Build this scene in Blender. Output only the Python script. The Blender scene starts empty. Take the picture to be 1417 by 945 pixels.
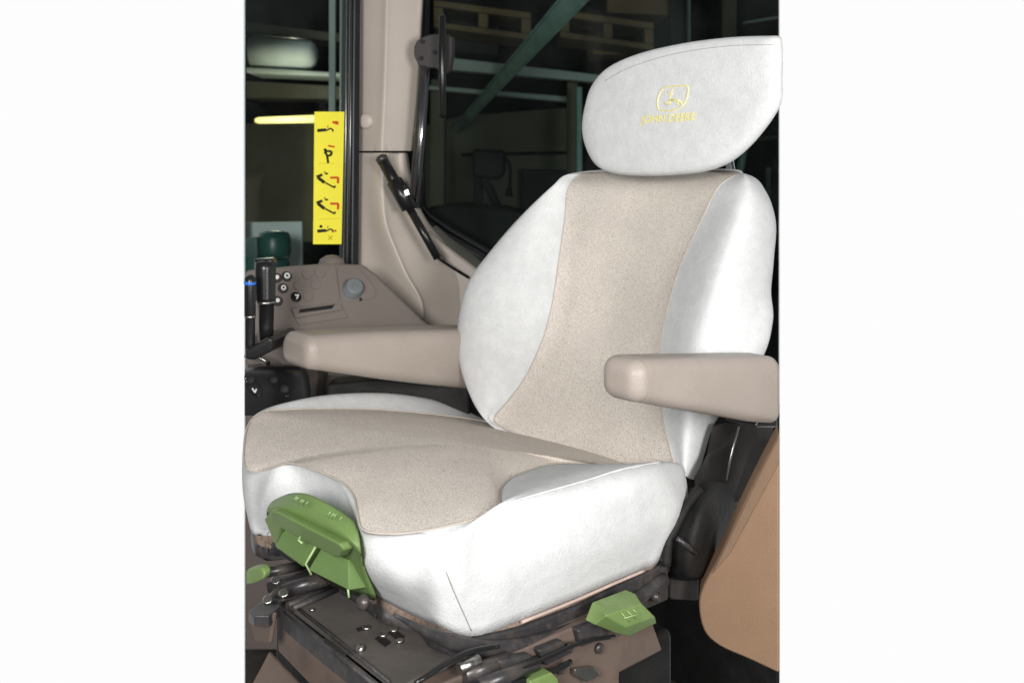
import bpy, bmesh, math, random
import numpy as np
from mathutils import Vector
from mathutils.bvhtree import BVHTree

random.seed(4)
S = bpy.context.scene
COL = S.collection

# ------------------------------------------------------------------ camera
FPX, CX, HY, ZC = 1364.0, 708.5, 230.0, 0.95      # focal length in photo pixels, optical axis, eye height
cam_d = bpy.data.cameras.new("camera")
cam = bpy.data.objects.new("camera", cam_d)
COL.objects.link(cam)
cam.location = (0, 0, ZC)
cam.rotation_euler = (math.radians(90), 0, 0)
cam_d.sensor_width = 36
cam_d.lens = 36 * FPX / 1417
cam_d.shift_y = -(472.5 - HY) / 1417
cam_d.clip_start = 0.05
cam_d.clip_end = 100
cam_d.dof.use_dof = True
cam_d.dof.focus_distance = 1.28
cam_d.dof.aperture_fstop = 8
S.camera = cam

# ------------------------------------------------------------------ world: plain white studio behind, dim room in front
W = bpy.data.worlds.new("World")
S.world = W
W.use_nodes = True
wn, wl = W.node_tree.nodes, W.node_tree.links
wn.clear()
tc = wn.new("ShaderNodeTexCoord")
sep = wn.new("ShaderNodeSeparateXYZ")
mr = wn.new("ShaderNodeMapRange")
mr.interpolation_type = 'SMOOTHSTEP'
mr.inputs['From Min'].default_value = 0.05
mr.inputs['From Max'].default_value = 0.62
mr.inputs['To Min'].default_value = 0.08
mr.inputs['To Max'].default_value = 1.0
bg = wn.new("ShaderNodeBackground")
bg.inputs['Color'].default_value = (0.985, 0.985, 0.985, 1)
wo = wn.new("ShaderNodeOutputWorld")
wl.new(tc.outputs['Generated'], sep.inputs[0])
wl.new(sep.outputs['Y'], mr.inputs['Value'])
wl.new(mr.outputs[0], bg.inputs['Strength'])
wl.new(bg.outputs[0], wo.inputs[0])

# ------------------------------------------------------------------ lamps
def area(name, loc, target, power, size, col):
    l = bpy.data.lights.new(name, 'AREA')
    l.shape = 'DISK'
    l.size = size
    l.energy = power
    l.color = col
    o = bpy.data.objects.new(name, l)
    COL.objects.link(o)
    o.location = loc
    o.rotation_euler = (Vector(target) - Vector(loc)).to_track_quat('-Z', 'Y').to_euler()
    return o
area("softbox_right", (0.78, -0.15, 1.02), (0.1, 1.3, 0.65), 25, 0.6, (1, 0.985, 0.96))
area("softbox_front", (-0.45, -0.4, 1.18), (0.0, 1.5, 0.7), 35, 0.5, (1, 0.985, 0.96))

S.view_settings.view_transform = 'Standard'
S.view_settings.look = 'None'
S.view_settings.exposure = 0
S.view_settings.gamma = 1
S.render.resolution_x, S.render.resolution_y = 1024, 682
S.cycles.max_bounces = 6

# ------------------------------------------------------------------ coordinates
# The seat stands turned: u runs across it to the driver's right, v runs towards its back, both level.
C0 = np.array([-0.0446, 1.05, 0.45])
U = np.array([-0.657, 0.754, 0.0])
V = np.array([0.754, 0.657, 0.0])
ZUP = np.array([0, 0, 1.0])
def ray(px, py):
    return np.array([(px - CX) / FPX, 1.0, -(py - HY) / FPX])
EYE = np.array([0, 0, ZC])
def atY(px, py, Y):
    return EYE + ray(px, py) * Y
def atZ(px, py, z):
    r = ray(px, py); return EYE + r * ((z - ZC) / r[2])
def atV(px, py, v):
    r = ray(px, py); return EYE + r * ((v - (EYE - C0) @ V) / (r @ V))
def atU(px, py, u):
    r = ray(px, py); return EYE + r * ((u - (EYE - C0) @ U) / (r @ U))
def P(u, v, z):
    p = C0 + U * u + V * v; p[2] = z; return p
def uvz(p):
    return ((p - C0) @ U, (p - C0) @ V, p[2])

# ------------------------------------------------------------------ objects
def tag(o, label=None, cat=None, group=None, kind=None):
    if label: o['label'] = label
    if cat: o['category'] = cat
    if group: o['group'] = group
    if kind: o['kind'] = kind
    return o
def thing(name, label, cat, loc, group=None):
    o = bpy.data.objects.new(name, None)
    COL.objects.link(o)
    o.location = tuple(loc)
    o.empty_display_size = 0.05
    return tag(o, label, cat, group)
def world_loc(o):
    p = np.zeros(3)
    while o is not None:
        p += np.array(o.location); o = o.parent
    return p

class MB:
    """collects shapes in world coordinates, linked as one mesh"""
    def __init__(s):
        s.v, s.f, s.m, s.sm = [], [], [], []
    def add(s, vs, fs, mi=0, smooth=False):
        b = len(s.v)
        s.v += [tuple(float(c) for c in p) for p in vs]
        for f in fs:
            s.f.append([i + b for i in f]); s.m.append(mi); s.sm.append(smooth)
    def grid(s, G, mi=0, close_r=False, close_c=False, flip=False, smooth=True):
        R, C = len(G), len(G[0])
        fs = []
        for i in range(R if close_r else R - 1):
            for j in range(C if close_c else C - 1):
                a, b = i * C + j, i * C + (j + 1) % C
                c, d = ((i + 1) % R) * C + (j + 1) % C, ((i + 1) % R) * C + j
                fs.append([a, d, c, b] if flip else [a, b, c, d])
        s.add([p for r in G for p in r], fs, mi, smooth)
    def cap(s, ring, mi=0, flip=False):
        n = len(ring)
        s.add(ring, [list(range(n))[::-1] if flip else list(range(n))], mi)
    def box(s, o, a, b, c, mi=0):
        """corner o, edge vectors a, b, c"""
        o, a, b, c = map(np.asarray, (o, a, b, c))
        vs = [o, o + a, o + a + b, o + b, o + c, o + a + c, o + a + b + c, o + b + c]
        fs = [[0, 3, 2, 1], [4, 5, 6, 7], [0, 1, 5, 4], [1, 2, 6, 5], [2, 3, 7, 6], [3, 0, 4, 7]]
        if np.dot(np.cross(a, b), c) < 0: fs = [f[::-1] for f in fs]
        s.add(vs, fs, mi)
    def prism(s, poly, ext, mi=0):
        """flat polygon (world points) pushed along ext"""
        ext = np.asarray(ext); n = len(poly)
        poly = [np.asarray(p) for p in poly]
        vs = poly + [p + ext for p in poly]
        fs = [list(range(n))[::-1], [n + i for i in range(n)]]
        for i in range(n):
            j = (i + 1) % n
            fs.append([i, j, n + j, n + i])
        nn = sum((np.cross(poly[i] - poly[0], poly[(i + 1) % n] - poly[0]) for i in range(n)), np.zeros(3))
        if nn @ ext < 0: fs = [f[::-1] for f in fs]
        s.add(vs, fs, mi)
    def tube(s, pts, r, n=10, mi=0, caps=True):
        pts = [np.asarray(p, float) for p in pts]
        rs = r if isinstance(r, (list, tuple)) else [r] * len(pts)
        rings, ref = [], None
        for i, p in enumerate(pts):
            t = pts[min(i + 1, len(pts) - 1)] - pts[max(i - 1, 0)]
            t = t / (np.linalg.norm(t) + 1e-12)
            if ref is None:
                ref = np.array([0, 0, 1.0]) if abs(t[2]) < .9 else np.array([1.0, 0, 0])
            a = ref - t * (ref @ t); a /= np.linalg.norm(a); ref = a
            b = np.cross(t, a)
            rings.append([p + (a * math.cos(q) + b * math.sin(q)) * rs[i] for q in np.linspace(0, 2 * math.pi, n, endpoint=False)])
        s.grid(rings, mi, close_c=True, flip=False)
        if caps:
            s.cap(rings[0], mi, flip=True); s.cap(rings[-1], mi)
    def disc(s, c, nrm, r, h, n=24, mi=0, dome=0.0):
        """short round button on a surface: centre, normal, radius, height"""
        nrm = np.asarray(nrm, float); nrm /= np.linalg.norm(nrm)
        e = 0.25 * min(r, h) + 1e-5
        prof = [(r, 0), (r, h - e), (r - e, h)] + ([(r * .6, h + dome * .7), (r * .2, h + dome)] if dome else [])
        s.lathe(c, nrm, prof, n, mi)
    def lathe(s, c, ax, prof, n=24, mi=0):
        c = np.asarray(c, float); ax = np.asarray(ax, float); ax = ax / np.linalg.norm(ax)
        a = np.array([0, 0, 1.0]) if abs(ax[2]) < .9 else np.array([1.0, 0, 0])
        a = a - ax * (a @ ax); a /= np.linalg.norm(a); b = np.cross(ax, a)
        rings = [[c + ax * h + (a * math.cos(q) + b * math.sin(q)) * r for q in np.linspace(0, 2 * math.pi, n, endpoint=False)] for r, h in prof]
        s.grid(rings, mi, close_c=True)
        s.cap(rings[0], mi, flip=True); s.cap(rings[-1], mi)
    def build(s, name, mats, parent=None, bevel=0, seg=2, fix=True, loc=None, auto=True):
        me = bpy.data.meshes.new(name)
        o = bpy.data.objects.new(name, me)
        COL.objects.link(o)
        if parent is not None:
            o.parent = parent; base = world_loc(parent)
        else:
            vv = np.array(s.v)
            base = np.array([(vv[:, 0].min() + vv[:, 0].max()) / 2, (vv[:, 1].min() + vv[:, 1].max()) / 2, vv[:, 2].min()]) if loc is None else np.asarray(loc)
            o.location = tuple(base)
        me.from_pydata([tuple(np.array(p) - base) for p in s.v], [], s.f)
        for m in (mats if isinstance(mats, (list, tuple)) else [mats]): me.materials.append(m)
        me.polygons.foreach_set('material_index', s.m)
        me.polygons.foreach_set('use_smooth', s.sm)
        me.update()
        if fix:
            bm = bmesh.new(); bm.from_mesh(me)
            bmesh.ops.remove_doubles(bm, verts=bm.verts, dist=1e-6)
            bmesh.ops.recalc_face_normals(bm, faces=bm.faces)
            bm.to_mesh(me); bm.free()
        if bevel:
            b = o.modifiers.new('bevel', 'BEVEL'); b.width = bevel; b.segments = seg
            b.limit_method = 'ANGLE'; b.angle_limit = math.radians(32)
            for p in me.polygons: p.use_smooth = True
            w = o.modifiers.new('normals', 'WEIGHTED_NORMAL'); w.keep_sharp = True
        return o

def crom(pts, n, closed=False):
    """Catmull-Rom through the control points, n samples per span"""
    pts = [np.asarray(p, float) for p in pts]
    m = len(pts); out = []
    for i in range(m if closed else m - 1):
        if closed:
            p0, p1, p2, p3 = pts[(i - 1) % m], pts[i], pts[(i + 1) % m], pts[(i + 2) % m]
        else:
            p1, p2 = pts[i], pts[i + 1]
            p0 = pts[i - 1] if i else 2 * p1 - p2
            p3 = pts[i + 2] if i + 2 < m else 2 * p2 - p1
        for k in range(n):
            t = k / n
            out.append(.5 * ((2 * p1) + (p2 - p0) * t + (2 * p0 - 5 * p1 + 4 * p2 - p3) * t * t + (3 * p1 - p0 - 3 * p2 + p3) * t ** 3))
    if not closed: out.append(pts[-1])
    return out
def surf(rows, nr, nc, close_c=False):
    """rows of control points to a dense smooth grid"""
    rs = [crom(r, nc, close_c) for r in rows]
    cols = [crom([r[j] for r in rs], nr) for j in range(len(rs[0]))]
    return [[cols[j][i] for j in range(len(cols))] for i in range(len(cols[0]))]
def subcols(G, a, b):
    return [r[a:b + 1] for r in G]

# ------------------------------------------------------------------ materials
def mat(name, col, rough=.5, var=.12, vscale=30, bump=0.0, bscale=300, spec=.5, metal=0.0, col2=None, speck=None, sheen=0.0, wear=None, soft=None):
    m = bpy.data.materials.new(name); m.use_nodes = True
    n, l = m.node_tree.nodes, m.node_tree.links
    b = n['Principled BSDF']
    b.inputs['Roughness'].default_value = rough
    b.inputs['Specular IOR Level'].default_value = spec
    b.inputs['Metallic'].default_value = metal
    if sheen:
        b.inputs['Sheen Weight'].default_value = sheen
    t = n.new('ShaderNodeTexCoord')
    nz = n.new('ShaderNodeTexNoise'); nz.inputs['Scale'].default_value = vscale; nz.inputs['Detail'].default_value = 5
    l.new(t.outputs['Object'], nz.inputs['Vector'])
    r = n.new('ShaderNodeValToRGB')
    r.color_ramp.elements[0].position = .3; r.color_ramp.elements[1].position = .7
    c = np.array(col); c2 = np.array(col2) if col2 is not None else c * (1 + var)
    c1 = c * (1 - var) if col2 is None else c
    r.color_ramp.elements[0].color = (*c1, 1); r.color_ramp.elements[1].color = (*np.minimum(c2, 1), 1)
    l.new(nz.outputs['Fac'], r.inputs['Fac'])
    last = r.outputs['Color']
    if speck:                                   # fine woven speckle: colour, scale, amount
        s2 = n.new('ShaderNodeTexNoise'); s2.inputs['Scale'].default_value = speck[1]; s2.inputs['Detail'].default_value = 2
        l.new(t.outputs['Object'], s2.inputs['Vector'])
        rr = n.new('ShaderNodeValToRGB'); rr.color_ramp.elements[0].position = .5; rr.color_ramp.elements[1].position = .68
        rr.color_ramp.elements[0].color = (0, 0, 0, 1); rr.color_ramp.elements[1].color = (speck[2],) * 3 + (1,)
        l.new(s2.outputs['Fac'], rr.inputs['Fac'])
        mx = n.new('ShaderNodeMix'); mx.data_type = 'RGBA'
        l.new(rr.outputs['Color'], mx.inputs[0]); l.new(last, mx.inputs[6]); mx.inputs[7].default_value = (*speck[0], 1)
        last = mx.outputs[2]
    if wear:                                    # blotches of dust or rust: colour, scale, amount
        s3 = n.new('ShaderNodeTexNoise'); s3.inputs['Scale'].default_value = wear[1]; s3.inputs['Detail'].default_value = 8; s3.inputs['Roughness'].default_value = .7
        l.new(t.outputs['Object'], s3.inputs['Vector'])
        rr = n.new('ShaderNodeValToRGB'); rr.color_ramp.elements[0].position = .48; rr.color_ramp.elements[1].position = .7
        rr.color_ramp.elements[0].color = (0, 0, 0, 1); rr.color_ramp.elements[1].color = (wear[2],) * 3 + (1,)
        l.new(s3.outputs['Fac'], rr.inputs['Fac'])
        mx = n.new('ShaderNodeMix'); mx.data_type = 'RGBA'
        l.new(rr.outputs['Color'], mx.inputs[0]); l.new(last, mx.inputs[6]); mx.inputs[7].default_value = (*wear[0], 1)
        last = mx.outputs[2]
    l.new(last, b.inputs['Base Color'])
    if bump:
        nb = n.new('ShaderNodeTexNoise'); nb.inputs['Scale'].default_value = bscale; nb.inputs['Detail'].default_value = 3
        l.new(t.outputs['Object'], nb.inputs['Vector'])
        bp = n.new('ShaderNodeBump'); bp.inputs['Strength'].default_value = bump; bp.inputs['Distance'].default_value = .002
        l.new(nb.outputs['Fac'], bp.inputs['Height']); l.new(bp.outputs['Normal'], b.inputs['Normal'])
        if soft:                                # slack in the cloth: scale, strength
            ns = n.new('ShaderNodeTexNoise'); ns.inputs['Scale'].default_value = soft[0]; ns.inputs['Detail'].default_value = 3; ns.inputs['Distortion'].default_value = .6
            l.new(t.outputs['Object'], ns.inputs['Vector'])
            b2 = n.new('ShaderNodeBump'); b2.inputs['Strength'].default_value = soft[1]; b2.inputs['Distance'].default_value = .02
            l.new(ns.outputs['Fac'], b2.inputs['Height']); l.new(b2.outputs['Normal'], bp.inputs['Normal'])
    return m
def emit(name, col, st):
    m = bpy.data.materials.new(name); m.use_nodes = True
    n, l = m.node_tree.nodes, m.node_tree.links
    b = n['Principled BSDF']
    t = n.new('ShaderNodeTexCoord'); nz = n.new('ShaderNodeTexNoise'); nz.inputs['Scale'].default_value = 12
    l.new(t.outputs['Object'], nz.inputs['Vector'])
    r = n.new('ShaderNodeValToRGB'); c = np.array(col)
    r.color_ramp.elements[0].color = (*(c * .85), 1); r.color_ramp.elements[1].color = (*c, 1)
    l.new(nz.outputs['Fac'], r.inputs['Fac']); l.new(r.outputs['Color'], b.inputs['Emission Color'])
    b.inputs['Base Color'].default_value = (*c, 1)
    b.inputs['Emission Strength'].default_value = st
    return m
def glass(name, tint, refl):
    m = bpy.data.materials.new(name); m.use_nodes = True
    n, l = m.node_tree.nodes, m.node_tree.links
    n.remove(n['Principled BSDF'])
    out = n['Material Output']
    tr = n.new('ShaderNodeBsdfTransparent')
    t = n.new('ShaderNodeTexCoord'); nz = n.new('ShaderNodeTexNoise'); nz.inputs['Scale'].default_value = 3
    l.new(t.outputs['Object'], nz.inputs['Vector'])
    r = n.new('ShaderNodeValToRGB'); c = np.array(tint)
    r.color_ramp.elements[0].color = (*(c * .92), 1); r.color_ramp.elements[1].color = (*c, 1)
    l.new(nz.outputs['Fac'], r.inputs['Fac']); l.new(r.outputs['Color'], tr.inputs['Color'])
    g = n.new('ShaderNodeBsdfGlossy'); g.inputs['Roughness'].default_value = .03
    mx = n.new('ShaderNodeMixShader'); mx.inputs[0].default_value = refl
    l.new(tr.outputs[0], mx.inputs[1]); l.new(g.outputs[0], mx.inputs[2])
    mp = n.new('ShaderNodeMapping'); mp.inputs['Scale'].default_value = (1.3, 1.3, 1.0)
    l.new(t.outputs['Object'], mp.inputs['Vector'])
    sm = n.new('ShaderNodeTexNoise'); sm.inputs['Scale'].default_value = 4; sm.inputs['Detail'].default_value = 6
    l.new(mp.outputs[0], sm.inputs['Vector'])
    ma = n.new('ShaderNodeMapRange'); ma.inputs['From Min'].default_value = .42; ma.inputs['From Max'].default_value = .75; ma.inputs['To Max'].default_value = .02
    l.new(sm.outputs['Fac'], ma.inputs['Value'])
    df = n.new('ShaderNodeBsdfDiffuse'); df.inputs['Color'].default_value = (.5, .58, .56, 1)
    m2 = n.new('ShaderNodeMixShader'); l.new(ma.outputs[0], m2.inputs[0]); l.new(mx.outputs[0], m2.inputs[1]); l.new(df.outputs[0], m2.inputs[2])
    l.new(m2.outputs[0], out.inputs['Surface'])
    return m

M = {}
M['white_fabric'] = mat('white_fabric', (.625, .635, .64), 1.0, .05, 60, .35, 420, .03, speck=((.52, .53, .535), 320, .45), wear=((.52, .53, .54), 20, .4), soft=(9, .10))
M['tweed'] = mat('tweed', (.70, .645, .585), 1.0, .05, 10, .8, 600, .05, speck=((.24, .21, .185), 720, .8), wear=((.58, .525, .48), 14, .6), soft=(11, .07))
M['thread'] = mat('thread', (.47, .425, .37), .8, .1, 200, .3, 900, .2)
M['seam_grey'] = mat('seam_grey', (.44, .44, .43), .9, .1, 200, .3, 900, .1)
M['dark_thread'] = mat('dark_thread', (.30, .27, .24), .8, .1, 200, .3, 900, .2)
M['yellow_thread'] = mat('yellow_thread', (.84, .76, .30), .7, .12, 260, .4, 1200, .25)
M['beige_plastic'] = mat('beige_plastic', (.465, .41, .36), .42, .04, 9, .12, 500, .45)
M['grey_plastic'] = mat('grey_plastic', (.175, .148, .134), .5, .05, 12, .18, 600, .4)
M['vinyl'] = mat('vinyl', (.335, .29, .258), .42, .04, 12, .3, 380, .4, wear=((.28, .237, .207), 9, .5))
M['tan_panel'] = mat('tan_panel', (.265, .167, .105), .75, .05, 25, .3, 700, .25, speck=((.24, .15, .10), 500, .4))
M['tan_edge'] = mat('tan_edge', (.21, .137, .09), .7, .05, 25, .2, 700, .25)
M['black_plastic'] = mat('black_plastic', (.012, .012, .013), .28, .15, 20, .1, 400, .45)
M['black_rubber'] = mat('black_rubber', (.014, .0135, .0135), .65, .3, 30, .6, 120, .25)
M['black_metal'] = mat('black_metal', (.035, .034, .036), .32, .15, 30, .08, 200, .5, wear=((.12, .09, .07), 40, .5))
M['chrome_rod'] = mat('chrome_rod', (.55, .56, .58), .18, .06, 40, 0, 1, .5, 1.0)
M['steel'] = mat('steel', (.42, .41, .39), .35, .15, 60, .1, 300, .5, 1.0)
M['dusty_steel'] = mat('dusty_steel', (.08, .072, .066), .55, .2, 18, .2, 150, .4, wear=((.12, .10, .086), 26, .55))
M['dusty_black'] = mat('dusty_black', (.03, .029, .031), .5, .25, 25, .25, 180, .4, wear=((.10, .078, .064), 70, .55))
M['brown_base'] = mat('brown_base', (.125, .092, .075), .6, .1, 14, .2, 160, .35, wear=((.075, .058, .05), 20, .6))
M['foam_edge'] = mat('foam_edge', (.24, .18, .145), .9, .2, 60, .6, 250, .15, wear=((.07, .06, .055), 110, .8))
M['pink_edge'] = mat('pink_edge', (.45, .345, .30), .85, .12, 40, .3, 300, .2)
M['green_plastic'] = mat('green_plastic', (.12, .19, .06), .45, .06, 18, .12, 300, .35, wear=((.15, .215, .085), 14, .5))
M['pocket_green'] = mat('pocket_green', (.13, .21, .072), .5, .06, 18, .12, 300, .35, wear=((.165, .235, .095), 20, .5))
M['lime_plastic'] = mat('lime_plastic', (.145, .22, .07), .5, .05, 18, .1, 300, .35, wear=((.22, .30, .14), 30, .6))
M['scuff'] = mat('scuff', (.45, .62, .28), .7, .1, 60)
M['decal_yellow'] = mat('decal_yellow', (.95, .86, .07), .45, .03, 20, 0, 1, .4)
M['decal_black'] = mat('decal_black', (.02, .018, .012), .5, .1, 60)
M['decal_red'] = mat('decal_red', (.62, .07, .012), .5, .1, 60)
M['decal_ochre'] = mat('decal_ochre', (.60, .45, .02), .5, .05, 60)
M['icon_white'] = mat('icon_white', (.75, .75, .73), .5, .05, 60)
M['blue_plastic'] = mat('blue_plastic', (.02, .16, .62), .3, .1, 40)
M['window_rubber'] = mat('window_rubber', (.016, .017, .02), .4, .2, 20, .1, 100, .4)
M['window_glass'] = glass('window_glass', (.74, .82, .81), .015)
M['bracket_grey'] = mat('bracket_grey', (.042, .038, .036), .6, .15, 15, .15, 200, .4, wear=((.03, .03, .03), 18, .6))
M['latch_grey'] = mat('latch_grey', (.022, .021, .020), .6, .1, 30, .2, 300, .4)
M['side_glass'] = glass('side_glass', (.88, .95, .94), .02)
M['knob_grey'] = mat('knob_grey', (.16, .175, .185), .45, .1, 60, .2, 500, .4)
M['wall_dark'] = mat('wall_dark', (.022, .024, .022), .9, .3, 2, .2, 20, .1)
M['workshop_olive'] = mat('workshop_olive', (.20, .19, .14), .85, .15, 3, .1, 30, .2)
M['rack_green'] = mat('rack_green', (.27, .43, .385), .5, .2, 12, .1, 100, .35, wear=((.50, .62, .57), 25, .5))
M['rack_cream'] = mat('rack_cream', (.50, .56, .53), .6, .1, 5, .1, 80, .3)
M['pallet_wood'] = mat('pallet_wood', (.27, .19, .11), .85, .25, 8, .3, 60, .2)
M['tank_white'] = mat('tank_white', (.68, .76, .74), .5, .1, 4, .05, 50, .4)
M['carton'] = mat('carton', (.28, .18, .10), .85, .1, 5)
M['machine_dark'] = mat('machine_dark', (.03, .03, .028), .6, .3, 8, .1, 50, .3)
M['bottle_green'] = mat('bottle_green', (.012, .085, .07), .35, .2, 15, .05, 60, .5)
M['lamp_glow'] = emit('lamp_glow', (1.0, .80, .30), 1.3)
M['floor_dark'] = mat('floor_dark', (.05, .042, .037), .85, .3, 10, .4, 80, .2)

#@@SEAT
# ------------------------------------------------------------------ the driver's seat
seat = thing('driver_seat', 'driver seat with white side bolsters and beige tweed centre, armrests and green handles', 'seat', P(.23, .2, 0.0))

# ---- cushion: seam loop (pixels, height), then roll, belly and bottom of the skirt outside it
def loop_pt(px, py, z): return atZ(px, py, z)
LOOP = [
    # seam T                     roll R                        belly M                        bottom B
    (atU(612, 731, .004),         P(-.012, -.030, .562),         atU(614, 800, -.012),          atU(608, 866, .012)),
    (atU(660, 718, .002),         atU(664, 722, -.006),          atU(672, 790, -.016),          atU(655, 880, -.002)),
    (atZ(690, 703, .574),         atU(702, 697, -.004),          atU(730, 768, -.02),           atU(720, 858, -.004)),
    (atZ(694, 676, .556),         atU(750, 683, -.004),          atU(790, 750, -.024),          atU(790, 830, -.004)),
    (atZ(722, 655, .545),         atU(810, 666, -.004),          atU(850, 730, -.024),          atU(850, 804, -.004)),
    (atZ(790, 641, .532),         atU(862, 650, -.004),          atU(905, 712, -.022),          atU(890, 787, -.004)),
    (P(.07, .41, .522),           atU(915, 640, .006),           atU(943, 700, -.012),          atU(912, 776, .0)),
    (P(.12, .44, .515),           P(.06, .42, .535),             P(.05, .41, .50),              P(.05, .39, .45)),
    (P(.26, .46, .508),           P(.26, .49, .50),              P(.26, .50, .48),              P(.26, .46, .45)),
    (P(.42, .45, .508),           P(.47, .47, .512),             P(.49, .47, .48),              P(.47, .45, .45)),
    (atZ(672, 584, .509),         atU(676, 583, .52),            P(.54, .42, .48),              P(.52, .40, .45)),
    (atZ(635, 578, .522),         atU(640, 567, .555),           P(.575, .36, .50),             P(.54, .36, .45)),
    (atZ(590, 573, .535),         atU(593, 552, .575),           P(.60, .29, .51),              P(.55, .29, .45)),
    (atZ(515, 567, .556),         atU(530, 544, .58),            P(.605, .20, .52),             P(.55, .2, .45)),
    (atZ(440, 566, .572),         atU(455, 547, .58),            P(.605, .12, .52),             P(.55, .12, .45)),
    (atZ(384, 568, .579),         atU(394, 559, .566),           P(.575, .065, .53),            P(.535, .06, .45)),
    (atZ(360, 572, .582),         atZ(357, 573, .572),           atZ(352, 606, .53),            P(.51, .045, .45)),
    (atZ(344, 588, .576),         atZ(341, 592, .565),           atZ(340, 630, .52),            atZ(348, 690, .46)),
    (atZ(338, 614, .570),         atZ(336, 622, .558),           atZ(337, 662, .515),           atZ(344, 712, .465)),
    (atZ(339, 646, .560),         atZ(337, 657, .545),           atZ(338, 692, .51),            atZ(348, 736, .472)),
    (atZ(360, 653, .558),         atZ(357, 662, .548),           atZ(356, 705, .508),           atZ(364, 741, .470)),
    (atZ(386, 645, .572),         atZ(380, 652, .566),           atZ(372, 690, .53),            atZ(378, 735, .476)),
    (atZ(408, 643, .579),         atZ(412, 648, .572),           P(.275, -.045, .53),           P(.275, -.03, .46)),
    (atZ(444, 655, .579),         atZ(446, 660, .572),           P(.225, -.042, .53),           P(.225, -.03, .46)),
    (atZ(474, 670, .577),         atZ(472, 677, .570),           P(.175, -.045, .53),           P(.175, -.03, .46)),
    (atZ(489, 688, .575),         atZ(484, 695, .568),           P(.135, -.05, .53),            P(.13, -.035, .46)),
    (atZ(494, 710, .573),         atZ(492, 715, .562),           atZ(500, 752, .535),           atZ(512, 800, .47)),
    (atZ(502, 734, .568),         atZ(500, 740, .558),           atZ(506, 784, .52),            atZ(522, 823, .465)),
    (atZ(535, 740, .568),         atZ(535, 745, .560),           atZ(535, 795, .52),            atZ(545, 838, .457)),
    (atZ(572, 738, .570),         atZ(572, 743, .563),           atZ(573, 805, .515),           atZ(578, 854, .452)),
]
NL = 6
rowsL = [[L[k] for L in LOOP] for k in range(4)]
loops = [crom(r, NL, True) for r in rowsL]
nloop = len(loops[0])
# top panel: rings from the seam loop to a ridge-free middle, sinking towards the rear
ctr = P(.25, .2, .556)
def top_z(u, v):
    z = .580 - .055 * max(0, (v + .02)) ** 1.0 - .30 * max(0, v - .12) ** 1.6 - .03 * max(0, u - .25)
    return z
rings = []
NR = 22
for k in range(NR + 1):
    s = 1 - k / NR
    ring = []
    for j in range(nloop):
        t = loops[0][j]
        xy = ctr * (1 - s) + t * s
        u, v, _ = uvz(xy)
        w = s ** 3
        e = 1 - s ** 6
        z = t[2] * w + top_z(u, v) * (1 - w)
        # the panel swells a little inside its seam and rolls down over the front edge
        z += .003 * e * s * s * 2.2
        xy = xy.copy(); xy[2] = z
        ring.append(xy)
    rings.append(ring)
Rg = np.array(rings)
for it in range(60):
    Zs = Rg[:, :, 2].copy()
    av = (np.roll(Zs, 1, 1) + np.roll(Zs, -1, 1)) / 2
    av[1:-1] = av[1:-1] * .6 + .2 * (Zs[:-2] + Zs[2:])
    wgt = np.clip(np.arange(NR + 1) / 6, 0, 1)[:, None] * .8
    Zs[1:-1] = (Zs * (1 - wgt) + av * wgt)[1:-1]
    Rg[:, :, 2] = Zs
Rg[-1, :, 2] = Rg[-2, :, 2].mean()
rings = [list(r) for r in Rg]
mb = MB(); mb.grid(rings, 0, close_c=True)
cushion = mb.build('seat_cushion', M['tweed'], seat)
cushion['label'] = 'beige tweed seat cushion panel with a notched front'
skirt_rows = []
for j in range(nloop):
    skirt_rows.append(crom([loops[k][j] for k in range(4)], 6))
# tuck the hem under
for j in range(nloop):
    last = skirt_rows[j][-1]; inn = last + (ctr - last) * .12; inn[2] = last[2] - .004
    skirt_rows[j].append(inn)
mb = MB(); mb.grid(skirt_rows, 0, close_r=True)
skirt = mb.build('side_panel', M['white_fabric'], cushion)
skirt['label'] = 'white fabric border round the cushion'
# seam thread on the visible edges
mb = MB()
mb.tube([p + np.array([0, 0, .0012]) for p in loops[0] + loops[0][:1]], .0011, 6, caps=False)
mb.build('seam', M['thread'], cushion)
# crease piping along the near bolster and the short dart at the front corner
mb = MB()
cre = crom([LOOP[i][1] for i in range(2, 7)], 8)
mb.tube([p + np.array([.0006, -.0006, .0014]) for p in cre], .0014, 6)
mb.build('piping', M['white_fabric'], cushion)

sbm = bmesh.new(); sbm.from_mesh(skirt.data); sbm.transform(skirt.matrix_basis)
for vv in sbm.verts: vv.co += Vector(world_loc(skirt)) - skirt.location
sbvh = BVHTree.FromBMesh(sbm)
def on_skirt(px, py, off=.0006):
    r = Vector(ray(px, py)).normalized(); h = sbvh.ray_cast(Vector(EYE), r); n = h[1]
    if n.dot(r) > 0: n = -n
    return np.array(h[0] + n * off)
mb = MB(); mb.tube([on_skirt(x, y, .0002) for x, y in crom([(617, 790), (628, 818), (640, 845), (652, 872)], 6)], .0005, 5)
mb.build('dart_seam', M['dark_thread'], skirt)

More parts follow.
